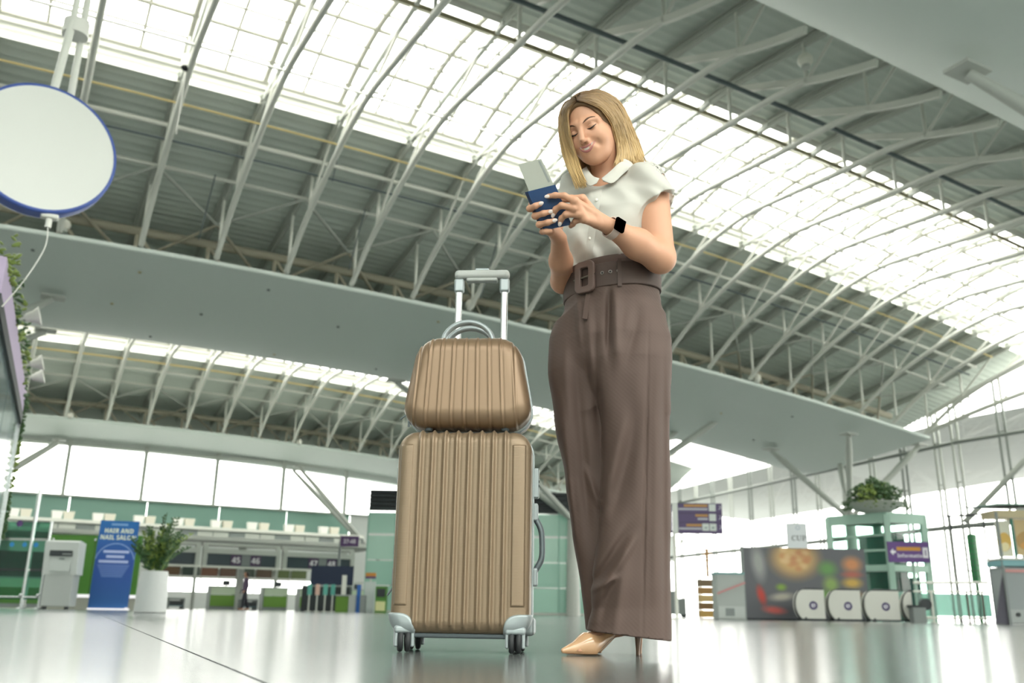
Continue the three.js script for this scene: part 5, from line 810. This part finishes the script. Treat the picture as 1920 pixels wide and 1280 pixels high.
    const hair = mesh('hair', g, hm, person); hair.userData.label = 'shoulder length blonde hair with darker roots';
    const capF = (x, y, z) => smax(cranium(x, y, z) - 0.009, -ell(x, y, z, 0.004, -0.03, 0.10, 0.068, 0.108, 0.095), 0.01);
    mesh('hair_crown', sdfMesh(capF, [-0.095, -0.08, -0.13], [0.095, 0.14, 0.1], 0.004).applyQuaternion(headRot).translate(headO.x, headO.y, headO.z), mat('#6f5539', 0.6), hair);
  }
  // ---- blouse
  {
    const tab = [[0.99, 0.118, 0.094, -0.01, 0], [1.06, 0.12, 0.096, -0.01, 0.0], [1.1, 0.124, 0.1, -0.008, 0.002], [1.14, 0.136, 0.112, -0.005, 0.008], [1.2, 0.148, 0.124, 0, 0.016], [1.27, 0.155, 0.126, 0, 0.016], [1.33, 0.153, 0.108, 0, 0.002], [1.385, 0.138, 0.085, 0, -0.012], [1.425, 0.085, 0.066, 0, -0.02], [1.45, 0.062, 0.058, 0, -0.018]];
    const slA = J.shL.clone().add(V(-0.012, 0.022, 0)), slB = at(1236, 392, 2.5), srA = J.shR.clone().add(V(0.01, 0.02, 0)), srB = at(1066, 405, 2.67);
    const nL = V(0.52, -0.85, 0.05).normalize(), cL = at(1230, 380, 2.49), nR = V(-0.45, -0.89, 0).normalize(), cR = at(1066, 388, 2.68);
    const fold = (x, y, z) => 0.0072 * Math.sin(x * 62 + y * 16 + 2.4 * Math.sin(y * 23 + x * 10)) * sstep(1.36, 1.28, y) + 0.0045 * Math.sin(x * 95 - y * 38 + Math.sin(y * 50)) * sstep(1.2, 1.13, y) * sstep(1.09, 1.12, y) + 0.0042 * Math.sin((x + y) * 55 + z * 20) * sstep(1.2, 1.32, y);
    const bl = (x, y, z) => {
      let d = torso(x, y, z, tab, 0);
      const s1 = Math.max(caps(x, y, z, slA, slB, 0.062, 0.071), (x - cL.x) * nL.x + (y - cL.y) * nL.y + (z - cL.z) * nL.z), s2 = Math.max(caps(x, y, z, srA, srB, 0.06, 0.068), (x - cR.x) * nR.x + (y - cR.y) * nR.y + (z - cR.z) * nR.z);
      d = smin(d, Math.max(s1, -caps(x, y, z, slA.clone(), slB.clone().addScaledVector(nL, 0.05), 0.05, 0.066)), 0.03); d = smin(d, s2, 0.03);
      d -= fold(x, y, z);
      const hole = caps(x, y, z, J.neck.clone().add(V(-0.004, 0.012, 0.018)), at(1122, 300, 2.49), 0.05, 0.075);
      return Math.max(smax(d, -hole, 0.006), 1.0 - y);
    };
    const blouse = mesh('blouse', sdfMesh(bl, [-0.26, 0.985, -0.26], [0.27, 1.47, 0.24], 0.0052), blouseM, person);
    const bez = (pts, n = 10) => new THREE.CatmullRomCurve3(pts, false, 'centripetal').getPoints(n);
    const flap = (edgeTop, edgeLow) => { const a = bez(edgeTop), b = bez(edgeLow), rows = a.map((p, i) => { const q = b[i]; return [0, 0.25, 0.5, 0.75, 1].map((t) => p.clone().lerp(q, t).add(V(0, 0, 0.003 * Math.sin(t * Math.PI)))); }); const back = rows.map((r) => r.map((p) => p.clone().add(V(0, -0.0005, -0.002))).reverse()); return rings(rows.map((r, i) => [...r, ...back[i]]), true, true, true); };
    mesh('collar_flap', flap([at(1128, 334, 2.49), at(1143, 322, 2.50), at(1160, 306, 2.53), at(1176, 298, 2.60)], [at(1131, 339, 2.484), at(1147, 343, 2.478), at(1168, 326, 2.50), at(1187, 311, 2.57)]), blouseM, blouse);
    mesh('collar_flap', flap([at(1124, 334, 2.49), at(1114, 331, 2.50), at(1106, 323, 2.53), at(1100, 312, 2.58)], [at(1119, 343, 2.484), at(1106, 348, 2.488), at(1094, 334, 2.52), at(1088, 320, 2.57)]), blouseM, blouse);
    const surf = (px, py) => { for (let d = 2.30; d < 2.75; d += 0.0015) { const p = at(px, py, d); if (bl(p.x, p.y, p.z) < 0) return p; } return at(px, py, 2.5); };
    const pl = []; for (let i = 0; i <= 14; i++) { const py = 346 + i * 10, px = 1123 - i * 1.5, a = surf(px - 7, py), b = surf(px + 7, py); pl.push([a.clone().add(V(0, 0, 0.0012)), a.clone().lerp(b, 0.5).add(V(0, 0, 0.005)), b.clone().add(V(0, 0, 0.003))]); } mesh('placket', rings(pl, false), blouseM, blouse);
    for (const [px, py] of [[1123, 348], [1118, 376], [1111, 412], [1106, 448]]) { const p = surf(px, py); mesh('button', new THREE.SphereGeometry(0.005, 12, 8).scale(1, 1, 0.4).translate(p.x, p.y, p.z + 0.006), mat('#e6e3da', 0.3), blouse); }
  }
  // ---- trousers: two wide legs and the seat, folds laid along measured lines
  {
    const folds = [[1143, 520, 1140, 690, 6, -0.010], [1154, 520, 1156, 700, 9, 0.008], [1190, 560, 1148, 720, 13, 0.006], [1204, 560, 1166, 700, 10, -0.005], [1082, 540, 1088, 660, 5, 0.004], [1100, 540, 1120, 760, 9, 0.006], [1110, 560, 1126, 860, 8, -0.007], [1056, 560, 1070, 980, 11, 0.005], [1076, 640, 1112, 1080, 9, -0.007], [1090, 860, 1130, 965, 7, 0.006], [1046, 700, 1086, 1080, 6, 0.003], [1205, 740, 1138, 1020, 15, -0.008], [1184, 740, 1128, 960, 12, 0.005], [1205, 985, 1104, 1150, 9, 0.009], [1190, 975, 1098, 1120, 9, -0.008], [1170, 1075, 1100, 1112, 6, 0.006], [1180, 1020, 1146, 1220, 10, 0.006], [1160, 1040, 1120, 1200, 9, -0.005], [1232, 600, 1228, 1260, 9, 0.004], [1244, 600, 1246, 1260, 5, -0.004], [1200, 640, 1196, 1010, 16, 0.004], [1217, 560, 1203, 1260, 2.6, -0.0035]];
    const foldAt = (px, py) => { let s = 0; for (const [x0, y0, x1, y1, w, a] of folds) { const dx = x1 - x0, dy = y1 - y0, L2 = dx * dx + dy * dy, t = ((px - x0) * dx + (py - y0) * dy) / L2, tt = clamp(t), q = Math.hypot(px - x0 - dx * tt, py - y0 - dy * tt) / w; if (q < 3 && t > 0 && t < 1) s += 1.6 * a * Math.exp(-q * q) * sstep(0, 0.35, t) * sstep(1, 0.6, t); } return s; };
    const front = [[600, 1120, 1222, 0.05], [640, 1106, 1240, 0.025], [680, 1104, 1249, 0.006], [715, 1112, 1252, 0], [800, 1126, 1254, 0], [880, 1130, 1255, 0], [950, 1128, 1255.5, 0], [985, 1124, 1256, 0], [1040, 1115, 1256, 0], [1100, 1107, 1256, 0], [1140, 1110, 1256, 0], [1170, 1102, 1256.5, 0], [1215, 1090, 1257, 0]];
    const rear = [[600, 1052, 1150, 0.02], [640, 1036, 1155, 0.01], [700, 1030, 1155, 0], [800, 1041, 1160, 0.01], [900, 1061, 1165, 0.02], [1000, 1074, 1175, 0.02], [1100, 1090, 1185, 0.02], [1190, 1098, 1195, 0.02]];
    const toTab = (tab, d) => tab.map(([py, L, R, dd]) => { const p = at(L, py, d + dd), q = at(R, py, d + dd); return [(p.y + q.y) / 2, (p.x + q.x) / 2, (q.x - p.x) / 2, PO.d - d - dd]; }).reverse();
    const fT = toTab(front, 2.535), rT = toTab(rear, 2.625), sT = [[0.70, 0.09, 0.05, 0.0], [0.77, 0.13, 0.08, 0.0], [0.83, 0.148, 0.11, 0.002], [0.88, 0.156, 0.126, 0.002], [0.95, 0.153, 0.132, 0.0], [1.0, 0.147, 0.127, 0], [1.045, 0.142, 0.119, 0]];
    const toPix = (x, y, z) => { const w = RIGHT.clone().multiplyScalar(x + PO.r).addScaledVector(HEAD, PO.d - z).add(V(0, y, 0)).sub(camera.position), k = 1700 / w.dot(FW); return [960 + k * w.dot(RR), 640 - k * w.dot(UU)]; };
    const pant = (x, y, z) => {
      const [fx, fw, fz] = lerpTable(fT, y), [rx, rw, rz] = lerpTable(rT, y), [sa, sb, sx] = lerpTable(sT, y);
      const se = (u, v) => Math.pow(Math.pow(Math.abs(u), 2.5) + Math.pow(Math.abs(v), 2.5), 0.4);
      let d = (se((x - fx) / fw, (z - fz) / (fw * 0.84)) - 1) * fw * 0.84; const e = (se((x - rx) / rw, (z - rz) / (rw * 0.86)) - 1) * rw * 0.86;
      d = smin(d, e, 0.004 + 0.05 * sstep(0.74, 0.86, y));
      d = Math.max(d, y - 0.93);
      const dx = x - tc.x + 0.008 - sx, dz = z - tc.z, bxx = dx * cosT - dz * sinT, bz = dx * sinT + dz * cosT, s = (Math.hypot(bxx / sa, bz / sb) - 1) * sb * 0.95;
      d = smin(d, Math.max(s, 0.7 - y), 0.07);
      if (Math.abs(d) < 0.03 && z > -0.12) { const [px, py] = toPix(x, y, z); d -= foldAt(px, py) * sstep(-0.1, 0.0, z); }
      d += 0.0012 * Math.sin(x * 70 + 1.3 * Math.sin(y * 19));
      const hem = 0.047 - 0.105 * (x - 0.05) ; return Math.max(d, hem - y, y - 1.04);
    };
    const tr = mesh('trousers', sdfMesh(pant, [-0.235, 0.0, -0.22], [0.2, 1.06, 0.22], 0.0046), trouserM, person);
    const onHoop0 = (t, y, off) => { const x = (0.142 + off + (1.02 - y) * 0.1) * Math.cos(t), z = (0.119 + off + (1.02 - y) * 0.1) * Math.sin(t); return V(tc.x - 0.008 + x * cosT + z * sinT, y + 0.012 * Math.cos(t + 0.5), tc.z - x * sinT + z * cosT); };
    const line = (pts, r) => sweep(pts, r, 6, pts.length * 4);
    const surfT = (px, py, d) => at(px, py, d);
    mesh('fly_panel', bar(onHoop0(101 * D2R, 1.02, 0.006), onHoop0(101 * D2R, 0.925, 0.020), 0.014, 0.004, V(0, 0, 1)), trouserM, tr);
    // belt, seen from below as a rising hoop
    const hoop = (yy, a, b, grow, n = 96) => [...Array(n)].map((_, i) => { const t = i / n * Math.PI * 2, x = (a + grow) * Math.cos(t), z = (b + grow) * Math.sin(t), tilt = 0.012 * Math.cos(t + 0.5); return V(tc.x - 0.008 + x * cosT + z * sinT, yy + tilt, tc.z - x * sinT + z * cosT); });
    const A0 = 0.143, B0 = 0.119, y0 = 1.022, y1 = 1.096;
    mesh('waistband', rings([hoop(y0 - 0.03, A0 - 0.004, B0 - 0.004, 0), hoop(y0 + 0.04, A0 - 0.006, B0 - 0.006, 0), hoop(y1 + 0.012, A0 - 0.004, B0 - 0.004, 0), hoop(y1 + 0.024, A0 - 0.001, B0 - 0.001, 0), hoop(y1 + 0.024, A0 - 0.006, B0 - 0.006, 0), hoop(y0 + 0.05, A0 - 0.01, B0 - 0.01, 0)]), trouserM, tr);
    const belt = mesh('belt', rings([hoop(y0, A0, B0, 0), hoop(y0, A0, B0, 0.006), hoop(y0 + 0.004, A0, B0, 0.008), hoop((y0 + y1) / 2, A0, B0, 0.0085), hoop(y1 - 0.004, A0, B0, 0.008), hoop(y1, A0, B0, 0.006), hoop(y1, A0, B0, 0)]), beltM, person);
    const onHoop = (t, y, off) => { const x = (A0 + 0.0085 + off) * Math.cos(t), z = (B0 + 0.0085 + off) * Math.sin(t); return V(tc.x - 0.008 + x * cosT + z * sinT, y + 0.012 * Math.cos(t + 0.5), tc.z - x * sinT + z * cosT); };
    const tB = 103 * D2R, bp = onHoop(tB, (y0 + y1) / 2, 0.006), out = onHoop(tB, (y0 + y1) / 2, 0.1).sub(bp).normalize();
    const bs = rrShape(0.062, 0.092, 0.016), hole = rrShape(0.034, 0.064, 0.009); bs.holes.push(new THREE.Path(hole.getPoints(8).reverse()));
    const bg = new THREE.ExtrudeGeometry(bs, { depth: 0.006, bevelEnabled: true, bevelSize: 0.003, bevelThickness: 0.003, bevelSegments: 3, curveSegments: 10 }); bg.applyMatrix4(new THREE.Matrix4().makeBasis(new THREE.Vector3().crossVectors(V(0, 1, 0), out).normalize(), V(0, 1, 0), out));
    const bk = mesh('buckle', bg.translate(bp.x, bp.y, bp.z), mat('#6a5750', 0.5), belt); mesh('prong', rod(onHoop(tB - 0.22, (y0 + y1) / 2 + 0.002, 0.013), onHoop(tB + 0.24, (y0 + y1) / 2 - 0.002, 0.013), 0.0028, 8), mat('#8a8278', 0.3, 0.8), bk);
    mesh('belt_loop', [0.72, 0.64].map((q, i) => bar(onHoop(q * Math.PI / 2, y0 - 0.008, 0.004), onHoop(q * Math.PI / 2, y1 + 0.004, 0.004), 0.012, 0.003, V(0, 0, 1))).slice(0, 1), beltM, belt);
    for (const t of [84, 75, 66]) { const p = onHoop(t * D2R, (y0 + y1) / 2 + 0.004, 0.001), n = onHoop(t * D2R, (y0 + y1) / 2 + 0.004, 0.1).sub(p).normalize(), q = new THREE.Quaternion().setFromUnitVectors(V(0, 0, 1), n); mesh('eyelet', [new THREE.TorusGeometry(0.0042, 0.0016, 8, 18).applyQuaternion(q).translate(p.x, p.y, p.z)], mat('#8f8a84', 0.3, 0.7), belt); mesh('eyelet_hole', new THREE.CircleGeometry(0.0036, 14).applyQuaternion(q).translate(p.x + n.x * 0.0006, p.y, p.z + n.z * 0.0006), M.black, belt); }
  }
  // ---- shoes
  {
    const patent = mat('#cfa57e', 0.14, 0, { clearcoat: 1, clearcoatRoughness: 0.08 });
    const toe = at(1056, 1221, 2.49), ball = at(1104, 1209, 2.52), heel = at(1188, 1178, 2.60), hb = at(1196, 1228, 2.60);
    const ground = (p, y) => p.clone().setY(y);
    const sh = (x, y, z) => { let d = caps(x, y, z, ground(toe, 0.0125), ground(ball, 0.026), 0.0065, 0.030); d = smin(d, caps(x, y, z, ground(ball, 0.028), ground(heel, 0.088), 0.031, 0.026), 0.02); d = smax(d, 0.004 - y - Math.max(0, (x - ball.x - 0.02)) * -0.9, 0.004); const open = caps(x, y, z, ground(ball, 0.062).add(V(0.012, 0, -0.006)), ground(heel, 0.13), 0.026, 0.03); return smax(d, -open, 0.004); };
    const g = sdfMesh(sh, [toe.x - 0.03, -0.01, heel.z - 0.06], [heel.x + 0.05, 0.14, toe.z + 0.06], 0.0026);
    const makeShoe = (dx, dz) => { const s = new THREE.Group(); s.name = 'shoe'; put(s, person); s.position.set(dx, 0, dz); mesh('upper', g, patent, s); mesh('stiletto', [rod(ground(heel, 0.09).add(V(0.012, 0, -0.004)), V(hb.x, 0.004, hb.z), 0.012, 10, 0.0048), cyl(0.0055, 0.0052, 0.008, hb.x, 0.004, hb.z, 10)], mat('#8a6c56', 0.3), s); mesh('sole', sdfMesh((x, y, z) => Math.max(sh(x, y, z) - 0.0015, y - 0.0065), [toe.x - 0.03, -0.004, heel.z - 0.06], [ball.x + 0.04, 0.012, toe.z + 0.06], 0.002), mat('#a07c5c', 0.5), s); };
    makeShoe(0, 0); makeShoe(0.02, -0.1);
  }
  // ---- watch on the left wrist
  {
    const ax = J.elL.clone().sub(J.wrL).normalize(), c0 = J.wrL.clone().addScaledVector(ax, 0.012), up = pnL.clone().add(V(0.25, 0.45, 0)).addScaledVector(ax, 0); up.addScaledVector(ax, -up.dot(ax)).normalize(); const sd = new THREE.Vector3().crossVectors(ax, up);
    const w = new THREE.Group(); w.name = 'wristwatch'; put(w, person); w.userData.label = 'smart watch with a pale strap';
    const rows = [[-0.011, 0], [-0.011, 0.003], [0.011, 0.003], [0.011, 0]].map(([t, o]) => [...Array(40)].map((_, i) => { const a = i / 40 * Math.PI * 2; return c0.clone().addScaledVector(ax, t).addScaledVector(up, Math.cos(a) * (0.0272 + o)).addScaledVector(sd, Math.sin(a) * (0.0285 + o)); }));
    mesh('strap', rings(rows), mat('#d9c2b4', 0.6), w);
    const B = new THREE.Matrix4().makeBasis(ax, sd, up), p = c0.clone().addScaledVector(up, 0.0325);
    mesh('watch_case', rbx(0.034, 0.039, 0.0105, 0.005, 0, 0, 0, 4).applyMatrix4(B).translate(p.x, p.y, p.z), mat('#c9b8ac', 0.25, 0.8), w); const p2 = p.clone().addScaledVector(up, 0.0046); mesh('watch_glass', rbx(0.0305, 0.0355, 0.003, 0.0014, 0, 0, 0, 3).applyMatrix4(B).translate(p2.x, p2.y, p2.z), mat('#15171a', 0.06), w);
  }
  // ---- passport and boarding pass, held: things of their own
  {
    const TL = onPass(989, 359), TR = onPass(1041, 346), BR = onPass(1072, 421), BL = onPass(1020, 432);
    const toW = (p) => p.clone().applyAxisAngle(V(0, 1, 0), FACE).add(person.position);
    const slab = (q, off, t) => { const n = pnL; const A = q.map((p) => p.clone().addScaledVector(n, off)), B = A.map((p) => p.clone().addScaledVector(n, t)); return rings([A, B], true, true, true); };
    const ps = thing('passport', 'dark blue passport held up in both hands', 'passport', person.position.clone(), FACE);
    const q = [TL, TR, BR, BL]; const spread = (f) => [TL.clone().addScaledVector(TL.clone().sub(TR), f), TR, BR, BL.clone().addScaledVector(BL.clone().sub(BR), f)];
    mesh('front_cover', slab(q, 0, 0.0012), mat('#24446f', 0.45), ps); mesh('pages', slab(q.map((p) => p.clone().lerp(pc, 0.03)), -0.003, 0.003), mat('#dfe0d8', 0.7), ps); mesh('back_cover', slab(spread(0.1), -0.0062, 0.0012), mat('#16294a', 0.45), ps);
    const bp = thing('boarding_pass', 'pale boarding pass tucked into the passport', 'boarding pass', person.position.clone(), FACE);
    const bq = [onPass(972, 308), onPass(1015, 297), onPass(1041, 352), onPass(997, 372)]; mesh('card', slab(bq, -0.0046, 0.0006), mat('#b9bdb2', 0.7), bp); mesh('printed_strip', slab([onPass(1009, 302), onPass(1013, 301), onPass(1032, 340), onPass(1028, 342)], -0.0038, 0.0003), mat('#9aa09c', 0.7), bp);
  }
}

renderer.render(scene, camera);
